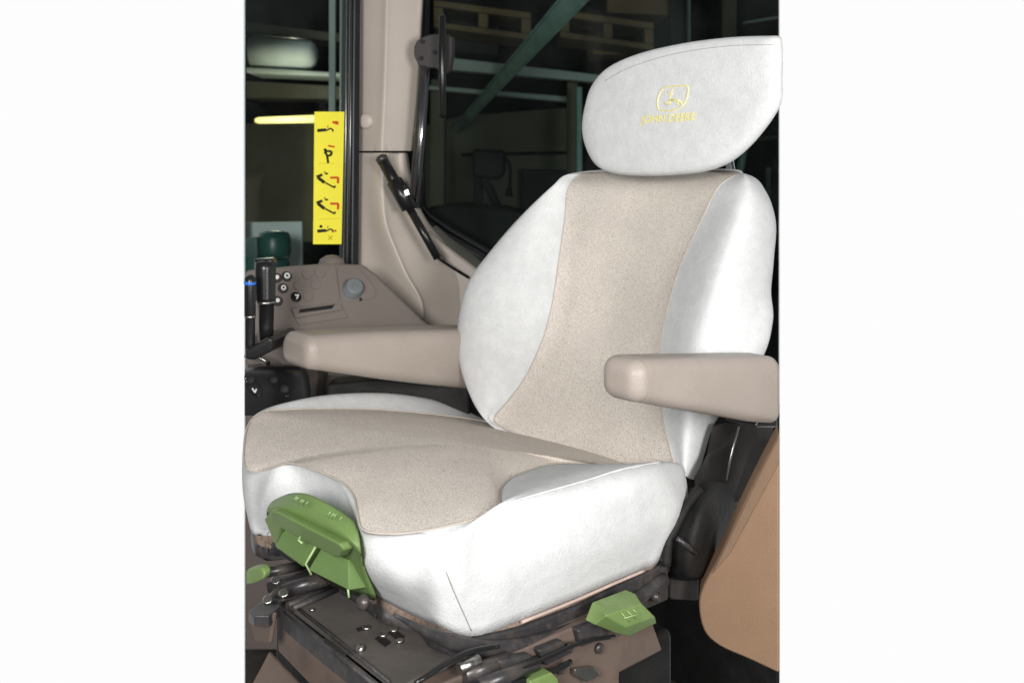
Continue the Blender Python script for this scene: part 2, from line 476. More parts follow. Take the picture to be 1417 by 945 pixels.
# ---- backrest
BR = [
    # Ol         Sl          C          Sr           Pr          Or        vc
    ((793, 241), (802, 237), (905, 238), (1006, 236), (1022, 238), (1034, 242), .545),
    ((765, 258), (788, 258), (890, 262), (995, 258), (1036, 262), (1061, 267), .525),
    ((718, 302), (782, 302), (873, 308), (972, 302), (1024, 304), (1073, 308), .508),
    ((675, 352), (774, 358), (860, 368), (946, 358), (1006, 358), (1069, 360), .490),
    ((646, 395), (766, 412), (848, 425), (928, 412), (990, 410), (1064, 405), .472),
    ((633, 455), (753, 465), (835, 475), (916, 468), (975, 465), (1065, 448), .452),
    ((637, 508), (728, 520), (825, 528), (912, 525), (965, 520), (1048, 505), .432),
    ((655, 556), (703, 555), (810, 580), (917, 575), (955, 575), (992, 580), .414),
    ((676, 583), (684, 581), (800, 626), (931, 632), (951, 642), (972, 637), .402),
    ((700, 602), (712, 602), (800, 648), (938, 654), (954, 662), (962, 662), .398),
]
rows = []
for k, (ol, sl, c, sr, pr, orr, vc) in enumerate(BR):
    big = math.sin(math.pi * min(1, max(0, (k + .3) / 9.0)))
    Ol = atV(*ol, vc - .055 * big)
    Sl = atV(*sl, vc - .004)
    Cc = atV(*c, vc + .014)
    Sr = atV(*sr, vc - .004)
    Pr = atV(*pr, vc - .05 * big + .006)
    Or = atV(*orr, vc + .052)
    Ml = (Ol * .55 + Sl * .45) - V * (.020 * big)
    Il = (Sl * .6 + Cc * .4) + V * .004
    Ir = (Sr * .6 + Cc * .4) + V * .004
    Br_ = Or + V * .02 + U * .05
    Bl = Ol + V * (.13 + .03 * big) - U * .02
    Lo = Ol + V * .05 + U * .004
    Bm = (Br_ + Bl) / 2 + V * .01
    if k == 0:
        for q in (Sl, Il, Cc, Ir, Sr): q += V * .03
    rows.append([Lo, Ol, Ml, Sl, Il, Cc, Ir, Sr, Pr, Or, Br_, Bm, Bl])
# close the top behind
top = [p.copy() for p in rows[0]]
mid = sum(top) / len(top)
top = [p * .35 + (mid + V * .03) * .65 + np.array([0, 0, .004]) for p in top]
rows = [top] + rows
NC, NRW = 7, 7
G = surf(rows, NRW, NC, close_c=True)
gcols = len(G[0])
i_ol, i_sl, i_sr, i_or = 1 * NC, 3 * NC, 7 * NC, 9 * NC
mb = MB(); mb.grid(subcols(G, i_sl, i_sr))
backrest = mb.build('backrest', M['tweed'], seat)
backrest['label'] = 'tall beige tweed backrest panel'
mb = MB(); mb.grid(subcols(G, i_sr, 10 * NC))
b1 = mb.build('bolster', M['white_fabric'], backrest)
mb = MB(); mb.grid(subcols(G, 0, i_sl)); mb.grid([[r[-1 * NC + q] if q < NC else r[0] for q in range(NC + 1)] for r in G])
b2 = mb.build('bolster', M['white_fabric'], backrest)
mb = MB(); mb.grid(subcols(G, 10 * NC, 12 * NC))
mb.build('back_cover', M['black_plastic'], backrest)
for col in (i_sl, i_sr):
    mb = MB(); mb.tube([r[col] - V * .0006 for r in G[NRW:]], .0009, 6)
    mb.build('seam', M['thread'], backrest)

# ---- headrest
HO = [(845, 93), (888, 74), (948, 60), (1010, 52), (1062, 50), (1079, 51), (1083, 62), (1083, 110), (1080, 146), (1052, 188),
      (1020, 219), (990, 234), (955, 241), (900, 244), (852, 241), (827, 229), (813, 205), (808, 178), (812, 148), (822, 118)]
VH = .50
hout = crom([atV(x, y, VH + .00018 * (244 - y) * .3) for x, y in HO], 5, True)
hc = sum(hout) / len(hout)
def hring(s, dv):
    return [hc + (p - hc) * s + (V * dv if dv < 0 else (V + U * .8) * dv) for p in hout]
rings = [hring(s, dv) for s, dv in ((0.0, -.019), (.2, -.0189), (.4, -.0187), (.6, -.0181), (.75, -.0172), (.86, -.0160), (.93, -.0143), (.965, -.0115), (.99, -.006), (1, 0.0), (.995, .02), (.97, .034), (.9, .044), (.6, .05), (.0, .052))]
mb = MB(); mb.grid(rings, close_c=True)
headrest = mb.build('headrest', M['white_fabric'], seat)
headrest['label'] = 'wide white fabric headrest with yellow embroidery'
hb = bmesh.new(); hb.from_mesh(headrest.data); hb.transform(headrest.matrix_basis)
hbase = world_loc(headrest)
for vv in hb.verts: vv.co += Vector(hbase) - headrest.location
hbvh = BVHTree.FromBMesh(hb)
def on_head(px, py, off=.0008):
    r = Vector(ray(px, py)).normalized()
    h = hbvh.ray_cast(Vector(EYE), r)
    n = h[1]
    if n.dot(r) > 0: n = -n
    return np.array(h[0] + n * off)
# stitched gusset line round the top edge and hem line at the bottom
mb = MB(); mb.tube([on_head(x, y) for x, y in crom([(838, 112), (872, 94), (930, 76), (1000, 65), (1070, 62)], 10)], .0005, 5)
mb.build('seam', M['seam_grey'], headrest)
# emblem: leaf-cornered shield outline with a leaping deer, and the name under it
def stitched(strokes, r, name, m, parent):
    mb = MB()
    for st in strokes:
        mb.tube([on_head(x, y, .0004) for x, y in st], r, 5)
    return mb.build(name, m, parent)
shield = crom([(911, 149), (910, 140), (914, 128), (922, 121), (936, 120), (951, 119), (952, 131), (948, 142), (941, 149), (930, 153), (914, 153)], 5, True)
shield = [tuple(p[:2]) for p in shield]; shield.append(shield[0])
inner = [(931 + (x - 931) * .84, 136.5 + (y - 136.5) * .84) for x, y in shield]
deer = [[(921, 146), (925, 143), (928, 137), (927, 130), (924, 127)],
        [(927, 140), (933, 140), (939, 141), (944, 143)], [(928, 138), (935, 138), (941, 140)], [(927, 132), (929, 127), (931, 124)],
        [(924, 143), (919, 143)], [(939, 141), (937, 146)], [(928, 134), (931, 129)], [(929, 139), (926, 146)], [(941, 142), (946, 146)]]
stitched([shield], .0010, 'emblem', M['yellow_thread'], headrest)
stitched(deer, .0008, 'emblem_figure', M['yellow_thread'], headrest)
def text_mesh(txt):
    cu = bpy.data.curves.new('t', 'FONT'); cu.body = txt; cu.size = 1; cu.align_x = 'LEFT'; cu.resolution_u = 3; cu.offset = .022
    ob = bpy.data.objects.new('t', cu); COL.objects.link(ob)
    bpy.context.view_layer.update()
    dg = bpy.context.evaluated_depsgraph_get()
    me = bpy.data.meshes.new_from_object(ob.evaluated_get(dg))
    vs = [tuple(v.co) for v in me.vertices]; fs = [list(p.vertices) for p in me.polygons]
    bpy.data.objects.remove(ob); bpy.data.curves.remove(cu); bpy.data.meshes.remove(me)
    return vs, fs
vs, fs = text_mesh('JOHN DEERE')
x0, x1 = min(v[0] for v in vs), max(v[0] for v in vs)
y1 = max(v[1] for v in vs)
tv = []
for x, y, z in vs:
    s = (x - x0) / (x1 - x0); h = y / y1
    bx = 886 + 76 * s; by = 171 - 4.5 * s
    tv.append(on_head(bx + 1.5 * h, by - 10.5 * h, .0012))
mb = MB(); mb.add(tv, fs)
mb.build('lettering', M['yellow_thread'], headrest, fix=False)
# headrest posts
for du in (.12, .28):
    mb = MB(); mb.tube([P(du, .64, .86), P(du, .61, .98)], .007, 10)
    mb.build('headrest_post', M['chrome_rod'], seat)

# ---- armrests: rounded bars that thicken towards the pivot
def rrect(c, a, b, ha, hb, r, n=5):
    pts = []
    for sx, sy, a0 in ((1, 1, 0), (-1, 1, 90), (-1, -1, 180), (1, -1, 270)):
        for k in range(n + 1):
            q = math.radians(a0 + 90 * k / n)
            pts.append(c + a * (sx * (ha - r) + r * math.cos(q)) + b * (sy * (hb - r) + r * math.sin(q)))
    return pts
def armrest(secs, label):
    """secs: (u centre, v, z top, z bottom, half width, corner radius)"""
    cs = []
    dense = crom([np.array(s, float) for s in secs], 8)
    for s in dense:
        u, v, zt, zb, hw, r = s
        cs.append(rrect(P(u, v, (zt + zb) / 2), U, ZUP, hw, (zt - zb) / 2, min(r, hw * .98, (zt - zb) * .49)))
    def ends(s, sgn):
        if sgn > 0: return ends_r(s, sgn, .006)
        return ends_r(s, sgn, .017)
    def ends_r(s, sgn, rr):
        u, v, zt, zb, hw, r = s; out = []
        for q in (20, 40, 58, 74, 85):
            a = math.radians(q); ins = rr * (1 - math.cos(a)); d = rr * math.sin(a)
            out.append(rrect(P(u, v + sgn * d, (zt + zb) / 2), U, ZUP, hw - ins, (zt - zb) / 2 - ins, max(.003, r - ins * .6)))
        c = P(u, v + sgn * rr, (zt + zb) / 2)
        out.append([c + (p - c) * .6 for p in out[-1]]); out.append([c + (p - c) * .02 for p in out[-1]])
        return out
    cs = ends(dense[0], -1)[::-1] + cs + ends(dense[-1], 1)
    mb = MB(); mb.grid(cs, close_c=True)
    o = mb.build('armrest', M['vinyl'], seat); o['label'] = label
    return o
def za(px, py, u):   # height and v where the pixel meets the plane u
    u_, v_, z_ = uvz(atU(px, py, u)); return v_, z_
un = -.10
XN = (896, 898, 900, 906, 950, 1000, 1045, 1074, 1076, 1077)
vN = [za(x, 500, un)[0] for x in XN]
tN = [499, 499, 499, 498, 497, 496, 495, 495, 495, 495]
bN = [560, 560, 561, 562, 570, 578, 586, 588, 588, 588]
secs = []
for i, x in enumerate(XN):
    hw = .030
    secs.append((un + .030, vN[i], za(x, tN[i], un)[1] , za(x, bN[i], un)[1], hw, .016))
arm_near = armrest(secs, 'near beige vinyl armrest reaching across the backrest')
uf = .515
secs = []
for i, x in enumerate((440, 442, 446, 454, 490, 540, 600, 650, 690)):
    t = (473, 473, 472.5, 472, 469, 466, 464, 463, 463)[i]
    b = (514, 514.5, 515, 516, 521, 528, 535, 540, 544)[i]
    hw = .046
    v_, zt = za(x, t, uf); zb = za(x, b, uf)[1]
    secs.append((uf + .046, v_, zt + .008, zb, hw, .020))
arm_far = armrest(secs, 'far beige vinyl armrest beside the control console')
# pivot bracket of the near armrest
mb = MB(); mb.prism([atU(1052, 570, -.07), atU(1077, 566, -.07), atU(1077, 592, -.07), atU(1046, 592, -.07)], U * .05)
mb.build('pivot_bracket', M['black_plastic'], arm_near, bevel=.004)

# ---- seat back frame, recliner cover and lower post on the near side
mb = MB()
mb.prism([atU(x, y, .01) for x, y in ((984, 585), (1052, 585), (1046, 625), (1010, 700), (962, 700), (958, 662), (975, 630))], V * .04)
mb.build('back_bracket', M['bracket_grey'], seat, bevel=.006)
mb = MB(); mb.tube([atU(1022, 590, -.006), atU(1014, 620, -.006), atU(1004, 664, -.006)], .0016, 6)
mb.build('cable', M['steel'], seat)
mb = MB()
mb.grid(surf([[atU(x, y, .02 - b * s) for (x, y), s in zip(r, (0, .6, 1, .7, 0))] for r, b in (
    (((955, 676), (970, 668), (988, 666), (1004, 668), (1020, 674)), .02),
    (((940, 712), (955, 706), (975, 700), (1000, 700), (1024, 700)), .045),
    (((924, 752), (942, 748), (965, 745), (990, 742), (1010, 742)), .05),
    (((925, 790), (940, 792), (955, 794), (972, 792), (988, 786)), .04),
    (((932, 800), (945, 803), (957, 803), (970, 801), (980, 796)), .005))], 5, 5))
rc = mb.build('recliner_cover', M['black_rubber'], seat)
mb = MB(); mb.tube([atU(938, 745, -.03), atU(952, 756, -.036), atU(962, 765, -.03)], .003, 6)
mb.build('release_cable', M['black_metal'], rc)
mb = MB(); mb.tube([atU(x, y, -.012) for x, y in crom([(968, 676), (950, 700), (936, 726), (925, 750), (922, 782)], 5)], [.006] * 21, 8); mb.build('edge_bead', M['black_rubber'], rc)
mb = MB(); mb.prism([atU(x, y, .03) for x, y in ((930, 786), (968, 786), (968, 832), (929, 830))], U * .05)
mb.build('post', M['bracket_grey'], seat, bevel=.004)

# ---- foam edge, pan and slide rails under the cushion
hem = [p for p in loops[3]]
def off_loop(scale, dz):
    out = []
    for p in hem:
        q = ctr + (p - ctr) * scale; q[2] = p[2] + dz; out.append(q)
    return out
mb = MB()
mb.grid([off_loop(.985, .002), off_loop(.990, -.004), off_loop(.985, -.012), off_loop(.97, -.018)], close_c=True)
mb.build('foam_edge', M['foam_edge'], seat)
mb = MB()
mb.grid([off_loop(.965, -.012), off_loop(.985, -.018), off_loop(.99, -.028), off_loop(.96, -.034), off_loop(.7, -.034)], close_c=True)
mb.build('seat_pan', M['dusty_black'], seat)
mb = MB()
mb.tube([p + np.array([.0015, -.002, -.001]) for p in crom([LOOP[i][3] for i in (2, 3, 4, 5)], 6)], .0019, 8)
mb.build('trim_strip', M['pink_edge'], seat)

# green front handle
vh = [-.105, -.115, -.085]
def hv(px, py):  # the handle leans back towards its foot
    return atV(px, py, -.125 + (py - 690) * .00042)
out = [(400, 682), (428, 684), (462, 701), (488, 716), (495, 735), (500, 768), (508, 795), (521, 823), (496, 818), (470, 806), (436, 786), (398, 757), (380, 733), (368, 708), (376, 690), (386, 684)]
HR = [([(388, 687), (404, 682), (428, 684), (462, 701), (490, 720)], .022), ([(375, 695), (398, 694), (430, 701), (464, 718), (496, 738)], .009), ([(369, 706), (390, 704), (436, 723), (484, 747), (500, 765)], -.003),
      ([(371, 718), (393, 716), (436, 736), (482, 760), (502, 776)], .003), ([(380, 734), (398, 738), (438, 762), (482, 786), (509, 796)], .006), ([(394, 755), (406, 764), (440, 788), (478, 810), (520, 822)], .010)]
hg = [[atV(x, y, -.125 + (y - 690) * .00042 + dv) for x, y in r] for r, dv in HR]
fg = surf(hg, 3, 4)
per = fg[0] + [r[-1] for r in fg[1:]] + fg[-1][-2::-1] + [r[0] for r in fg[-2:0:-1]]
mb = MB(); mb.grid(fg); bk = [p + V * .006 + U * .010 - ZUP * .012 for p in per]
mb.grid([per, bk], close_c=True); mb.cap(bk)
green = mb.build('front_handle', M['green_plastic'], seat)
green['label'] = 'moulded green release handle in the cushion notch'
mb = MB()   # gripping bar across
mb.prism([hv(x, y) for x, y in ((388, 703), (396, 704), (440, 726), (484, 748), (490, 757), (484, 766), (478, 767), (436, 745), (394, 722), (388, 714))], -V * .013 + ZUP * .0)
mb.build('grip_bar', M['green_plastic'], green, bevel=.0025, seg=2)
for q in (((393, 727), (439, 753), (433, 780), (394, 752)), ((443, 757), (480, 775), (497, 812), (440, 784))):
    a_, b_, c_, d_ = [hv(x, y) for x, y in q]
    mb = MB(); fr_ = [a_ + V * .002, b_ + V * .002, c_ - V * .013, d_ - V * .013]; bk_ = [p + V * .012 - ZUP * .004 for p in (a_, b_, c_, d_)]
    mb.add(fr_ + bk_, [[0, 1, 2, 3], [7, 6, 5, 4], [0, 4, 5, 1], [1, 5, 6, 2], [2, 6, 7, 3], [3, 7, 4, 0]]); mb.build('pocket_panel', M['pocket_green'], green, bevel=.0015)
mb = MB()
for q in (((384, 703), (389, 702), (397, 728), (392, 748), (396, 758), (391, 757), (374, 716)),):
    mb.prism([hv(x, y) for x, y in q], -V * .008)
mb.build('grip_edge', M['lime_plastic'], green, bevel=.002)
mb = MB()
for q in ([(446, 753), (438, 775), (446, 790)], [(489, 802), (498, 821)], [(431, 730), (428, 742), (434, 747)]):
    m2 = MB(); m2.tube([hv(x, y) - V * (.008 + .006 * (i_ > 0)) for i_, (x, y) in enumerate(q)], .0012, 6); m2.build('worn_edge', M['scuff'], green)
for i in (0, 1, 3, 4, 6, 18, 20, 21, 24):
    x = 408 + i * 2.6; y = 690 + (x - 408) * .45
    mb = MB(); mb.tube([hv(x + 3, y - 3) - V * .0005, hv(x - 3 - i % 3, y + 3) - V * .0005], .0004, 4); mb.build('scuff_mark', M['scuff'], green)

# lime side lever
mb = MB()
lv = lambda x, y, u: atU(x, y, u)
Lp, Ap, Bp, Gp, Hp = lv(823, 864, -.048), lv(833, 839, -.044), lv(880, 821, -.044), lv(838, 851, -.062), lv(889, 835, -.062)
Cp, Dp, Ep, Fp = lv(907, 853, -.060), lv(909, 862, -.052), lv(872, 880, -.050), lv(853, 876, -.050)
Kp = lv(866, 868, -.064)
vs_ = [Lp, Ap, Bp, Gp, Hp, Cp, Dp, Ep, Fp, Kp]
rimv = [0, 1, 2, 4, 5, 6, 7, 8]
vs_ += [vs_[i] + U * .016 for i in rimv]
fs_ = [[1, 2, 4, 3], [0, 1, 3], [3, 4, 5, 9], [0, 3, 9, 8], [8, 9, 7], [9, 5, 6, 7]]
for i in range(8): fs_.append([rimv[i], rimv[(i + 1) % 8], 10 + (i + 1) % 8, 10 + i])
fs_.append([10 + i for i in range(8)])
mb.add(vs_, fs_)
lever = mb.build('side_lever', M['lime_plastic'], seat, bevel=.0018, seg=2)
lever['label'] = 'lime green adjuster lever on the near side rail'
for a, b in (((860, 848), (872, 860)), ((868, 845), (880, 856)), ((876, 843), (884, 850)), ((864, 855), (888, 848))):
    mb = MB(); mb.tube([lv(*a, -.0632), lv(*b, -.0632)], .0004, 4); mb.build('scuff_mark', M['scuff'], lever)
# left knob
mb = MB(); k0 = atV(345, 796, -.15); k1 = atV(366, 793, -.13)
mb.prism([atV(x, y, -.15) for x, y in ((340, 789), (352, 785), (361, 785), (366, 793), (364, 802), (352, 807), (340, 810))], V * .012 + U * .006)
knob = mb.build('slide_knob', M['lime_plastic'], seat, bevel=.003)
mb = MB(); mb.tube([atV(366, 792, -.135), atV(420, 782, -.08)], .006, 10)
mb.build('knob_rod', M['black_metal'], knob)

# suspension base under the seat
mb = MB()
zt = .432
pl = [atZ(x, y, zt) for x, y in ((490, 798), (668, 888), (662, 898), (560, 946), (522, 950), (393, 846), (398, 836))]
mb.prism(pl, -ZUP * .006)
base = mb.build('suspension_base', M['dusty_steel'], seat, bevel=.002)
base['label'] = 'dusty dark steel suspension plate under the cushion front'
mb = MB()
fa, fb = atZ(391, 848, zt), atZ(524, 953, zt)
mb.prism([fa, fb, fb - ZUP * .021, fa - ZUP * .021], V * .012)
mb.build('front_rail', M['dusty_black'], base, bevel=.002)
def disc_part(name, m, parent, *a, **k):
    mb = MB(); mb.disc(*a, **k); return mb.build(name, m, parent)
for x, y in ((507, 870), (530, 880), (545, 873), (553, 888), (432, 845)):
    disc_part('bolt_head', M['steel'], base, atZ(x, y, zt), ZUP, .0045 if x != 432 else .003, .003, 12)
for x, y in ((503, 898), (502, 914)):
    disc_part('bolt_head', M['steel'], base, atZ(x, y, zt - (.0 if y < 900 else .016)) - V * .002, -V * .8 + ZUP * .6, .005, .006, 12)
def slot(q, z=zt):
    mb = MB(); mb.prism([atZ(x, y, z) for x, y in q], ZUP * .0012); mb.build('slot', M['black_rubber'], base)
slot(((519, 884), (527, 879), (541, 889), (533, 895))); slot(((537, 876), (545, 871), (560, 881), (552, 887)))
slot(((493, 870), (500, 868), (504, 872), (496, 874)))
mb = MB(); mb.prism([atV(x, y, -.1 - .012) for x, y in ((449, 882), (478, 903), (479, 908), (449, 888))], -V * .001)
mb.build('slot', M['black_rubber'], base)
for a, b in (((398, 838), (458, 812)), ((404, 842), (468, 814))):
    mb = MB(); mb.tube([atZ(*a, zt + .003), atZ(*b, zt + .003)], .004, 8); mb.build('guide_rail', M['dusty_black'], base)
for a, b, r in (((396, 846), (524, 951), .0035), ((500, 806), (664, 892), .003), ((408, 838), (540, 944), .0018)):
    mb = MB(); mb.tube([atZ(*a, zt + .001), atZ(*b, zt + .001)], r, 8); mb.build('flange', M['dusty_black'], base)
# brown housing
mb = MB()
q0 = P(.262, -.088, .425); q1 = P(-.02, -.088, .425)
mb.prism([q0, q1, P(-.02, -.088, .33), P(.262, -.088, .395 - .03)], V * .3)
hous = mb.build('base_housing', M['brown_base'], seat, bevel=.003)
mb = MB()
mb.prism([P(.262, -.10, .372), P(-.05, -.10, .335), P(-.05, -.26, .27), atZ(345, 950, .33)], -ZUP * .02)
mb.build('lower_step', M['brown_base'], hous, bevel=.006)
for x, y in ((432, 891), (529, 942)):
    disc_part('hole_cap', M['black_rubber'], hous, atV(x, y, -.0885), -V, .010, .002, 20)
mb = MB()
mb.prism([atV(x, y, -.12) for x, y in ((342, 850), (378, 848), (372, 890), (352, 888))], V * .006)
mb.build('end_bracket', M['brown_base'], hous, bevel=.002)
# links and arms at the left end
for q, r in ((((372, 812, .44), (400, 806, .445), (428, 797, .45)), .0085), (((392, 818, .44), (425, 808, .445), (452, 800, .45)), .0095), (((380, 835, .435), (384, 815, .437), (392, 808, .44)), .007)):
    mb = MB(); mb.tube([atZ(*p) for p in q], r, 12); mb.build('link_rod', M['black_metal'], seat)
mb = MB(); mb.prism([atZ(x, y, .437) for x, y in ((344, 845), (362, 832), (385, 822), (388, 838), (372, 852), (352, 852))], -ZUP * .012)
arm = mb.build('link_arm', M['black_metal'], seat, bevel=.001)
for x, y in ((382, 804), (393, 822), (371, 831)):
    disc_part('bolt_head', M['steel'], arm, atZ(x, y, .448), ZUP + np.array([0, -.7, 0]), .006, .004, 10)
mb = MB(); mb.disc(atV(505, 833, -.075), -V + ZUP * .3, .0085, .006, 16, dome=.003); mb.build('roller', M['black_metal'], seat)

# rails, damper and brackets under the near side
mb = MB()
ra, rb = atU(655, 898, .0), atU(925, 792, .0)
mb.prism([atU(x, y, -.006) for x, y in ((655, 884), (720, 868), (800, 838), (870, 803), (926, 778), (926, 830), (880, 850), (824, 868), (760, 896), (690, 905))], U * .03)
mb.build('side_rail', M['dusty_black'], seat, bevel=.004)
dm = None
for q, r in ((((640, 935, -.02), (700, 912, -.02)), .009), (((620, 944, -.01), (642, 934, -.012), (664, 919, -.02)), [.005, .008, .006]), (((660, 950, -.035), (742, 917, -.03)), .008)):
    mb = MB(); mb.tube([atU(*p) for p in q], r, 14); o = mb.build('damper', M['black_metal'], seat); dm = dm or o
mb = MB(); mb.tube([atU(635, 926, -.024), atU(662, 912, -.024)], .006, 12); mb.build('damper_collar', M['steel'], dm)
mb = MB(); mb.prism([atU(x, y, -.01) for x, y in ((655, 904), (735, 900), (770, 885), (800, 880), (770, 945), (640, 960))], U * .02)
mb.build('cross_plate', M['dusty_black'], seat, bevel=.003)
mb = MB(); mb.prism([atU(x, y, -.02) for x, y in ((792, 908), (903, 858), (918, 900), (800, 962), (780, 962))], U * .03)
sb = mb.build('side_housing', M['brown_base'], seat, bevel=.004)
mb = MB(); mb.prism([atU(x, y, -.03) for x, y in ((796, 926), (822, 922), (832, 934), (812, 944), (796, 934))], U * .006)
mb.build('tab', M['steel'], sb, bevel=.001)
for x, y in ((775, 924), (787, 895), (828, 896)):
    disc_part('bolt_head', M['black_metal'], sb, atU(x, y, -.022), -U, .006, .004, 16, dome=.001)
disc_part('bolt_head', M['black_metal'], sb, atU(902, 823, -.012), -U, .006, .01, 16, dome=.002)
mb = MB(); mb.prism([atU(x, y, -.045) for x, y in ((734, 950), (734, 942), (764, 930), (772, 938), (775, 950))], U * .02)
mb.build('foot_lever', M['lime_plastic'], seat, bevel=.002)
mb = MB(); rim = crom([atU(x, y, -.010) for x, y in ((545, 850), (600, 878), (650, 894), (700, 895), (760, 882), (820, 858), (880, 828), (920, 800))], 5)
mb.tube(rim, [.0085 * min(1, .15 + i / 9) for i in range(len(rim))], 10); mb.build('pan_rim', M['dusty_black'], seat)
for q, w in ((((690, 915), (735, 905), (748, 925), (700, 940)), .02), (((745, 900), (780, 886), (790, 905), (756, 922)), .025), (((800, 872), (836, 858), (842, 880), (806, 896)), .014)):
    mb = MB(); mb.prism([atU(x, y, -.03) for x, y in q], U * w); mb.build('mounting_lug', M['dusty_black'], seat, bevel=.003)
for q, r in (([(575, 945), (640, 905), (690, 893)], .0035), ([(640, 950), (720, 925), (800, 890), (850, 880)], .003), ([(700, 948), (760, 930), (790, 915)], .004)):
    mb = MB(); mb.tube([atU(x, y, -.036) for x, y in crom(q, 6)], r * .8, 8); mb.build('cable', M['black_plastic'], seat)
# pedestal so that the seat stands on the floor
mb = MB(); mb.box(P(.02, 0.0, .0), U * .42, V * .36, ZUP * .34)
mb.build('pedestal', M['black_rubber'], seat, bevel=.01)

#@@CAB
# ------------------------------------------------------------------ cab: pillar
YP = 2.05
def pil(px, py, dy=0): return atY(px, py, YP + dy)
pillar = thing('cab_pillar', 'beige moulded cab pillar between the two windows', 'pillar', pil(540, 440))
pillar.location.z = 0
UPX = [(-26, 497, 586), (60, 497, 582), (140, 496, 577), (209, 495, 570)]
rows = []
for y, xl, xr in UPX:
    xm = xl + (xr - xl) * .43
    rows.append([pil(xl, y, .10), pil(xl, y, .03), pil(xl + 5, y, .008), pil(xm - 8, y, -.012), pil(xm, y, -.02), pil(xm + 7, y, -.016), pil(xr - 8, y, .006), pil(xr, y, .02), pil(xr, y, .10)])
mb = MB(); mb.grid(surf(rows, 5, 4)); mb.cap([rows[-1][i] for i in range(9)])
mb.build('upper_cover', M['beige_plastic'], pillar)
LPX = [  # y, left, crease, right, right depth
    (212, 495, 530, 562, .03), (240, 494, 528, 566, .03), (275, 493, 528, 574, .03), (310, 492, 532, 592, .03), (345, 491, 545, 622, .03), (380, 490, 560, 648, .03), (420, 489, 580, 650, .03), (470, 488, 580, 650, .03), (540, 487, 580, 650, .03)]
rows = []
for y, xl, xm, xr, dr in LPX:
    k = max(0, min(1, (y - 212) / 170))
    rows.append([pil(xl, y, .10), pil(xl, y, .03), pil(xl + 5, y, .006), pil((xl + xm) / 2, y, -.010), pil(xm, y, -.022 - .03 * k), pil(xm + 9, y, -.012 - .03 * k), pil(xm * .4 + xr * .6, y, .008 - .02 * k), pil(xr, y, .02), pil(xr + 2, y, .10)])
mb = MB(); mb.grid(surf(rows, 5, 4)); mb.cap(rows[0])
low = mb.build('lower_cover', M['beige_plastic'], pillar)
mb = MB(); mb.disc(pil(507, 168, -.004), (-.15, -1, 0), .0155, .005, 28, dome=.002)
mb.build('screw_cap', M['beige_plastic'], pillar)
mb = MB(); mb.tube([pil(497, 210.5, -.0), pil(512, 211, -.012), pil(530, 211.5, -.017), pil(552, 211, -.002), pil(568, 210, .012)], .0012, 6)
mb.build('joint_gap', M['black_rubber'], pillar)
# sill ledge running from the pillar under the rear window to the seat
mb = MB()
mb.prism([pil(x, y, .0) for x, y in ((592, 318), (612, 336), (660, 372), (720, 408), (720, 470), (600, 470), (585, 380))], (0, .2, 0))
mb.build('sill_ledge', M['beige_plastic'], pillar, bevel=.008, seg=3)

# side window left of the pillar
US = .93
def sw(px, py, du=0): return atU(px, py, US + du)
sidewin = thing('side_window', 'dark side window in a black rubber frame left of the pillar', 'window', sw(430, 380))
mb = MB(); q = [sw(338.5, -30), sw(484, -30), sw(482, 392), (sw(338.5, 392))]
mb.prism(q, U * .005); mb.build('window_pane', M['side_glass'], sidewin)
mb = MB()
mb.prism([sw(484, -30, -.012), sw(491, -30, -.012), sw(486, 392, -.012), sw(479, 392, -.012)], U * .03)
mb.build('window_seal', M['window_rubber'], sidewin, bevel=.003)
mb = MB()
mb.prism([sw(490, -30, -.02), sw(500, -30, -.02), sw(497, 392, -.02), sw(486, 392, -.02)], U * .05)
mb.build('window_frame', M['window_rubber'], sidewin, bevel=.004)
mb = MB()
mb.tube([sw(481, -30, -.012), sw(476, 392, -.012)], .0016, 6)
mb.tube([sw(487, -30, -.016), sw(482.5, 392, -.016)], .0012, 6)
mb.build('metal_bead', M['steel'], sidewin)

# yellow decal on the pane
dec = thing('safety_decal', 'yellow vertical safety decal with black seated figure pictograms on the side window', 'decal', sw(454, 338, -.02))
mb = MB(); mb.prism([sw(435, 155, -.013), sw(476, 155, -.013), sw(472, 338, -.013), sw(433, 338, -.013)], -U * .0015)
mb.build('decal_sheet', M['decal_yellow'], dec)
def dk(px, py): return sw(px, py, -.0155)
def flat(shapes, name, m, parent, fn, ext):
    mb = MB()
    for q in shapes: mb.prism([fn(*p) for p in q], ext)
    return mb.build(name, m, parent)
def thick(pts, w):
    """polyline as quads in pixels"""
    out = []
    for (x0, y0), (x1, y1) in zip(pts[:-1], pts[1:]):
        d = math.hypot(x1 - x0, y1 - y0) or 1; nx, ny = -(y1 - y0) / d * w / 2, (x1 - x0) / d * w / 2
        out.append([(x0 + nx, y0 + ny), (x1 + nx, y1 + ny), (x1 - nx, y1 - ny), (x0 - nx, y0 - ny)])
    return out
def circ(x, y, r, n=12): return [(x + r * math.cos(2 * math.pi * k / n), y + r * math.sin(2 * math.pi * k / n)) for k in range(n)]
blk = {}
for yy in (181, 320):     # figure lying on a bench
    blk[yy] = thick([(439, yy), (451, yy - 1)], 4.2) + thick([(451, yy), (457, yy - 3), (461, yy - 1), (460, yy + 1.5)], 2.0) + thick([(453, yy - 4), (454, yy - 7)], .8)
blk[320] += [circ(444, 313.5, 2)]
blk[206] = thick([(449, 206), (453, 218), (454, 226)], 2.8) + thick([(450, 209), (459, 210), (458, 215), (452, 216)], 3.0) + thick([(451, 206), (449, 213)], 2)
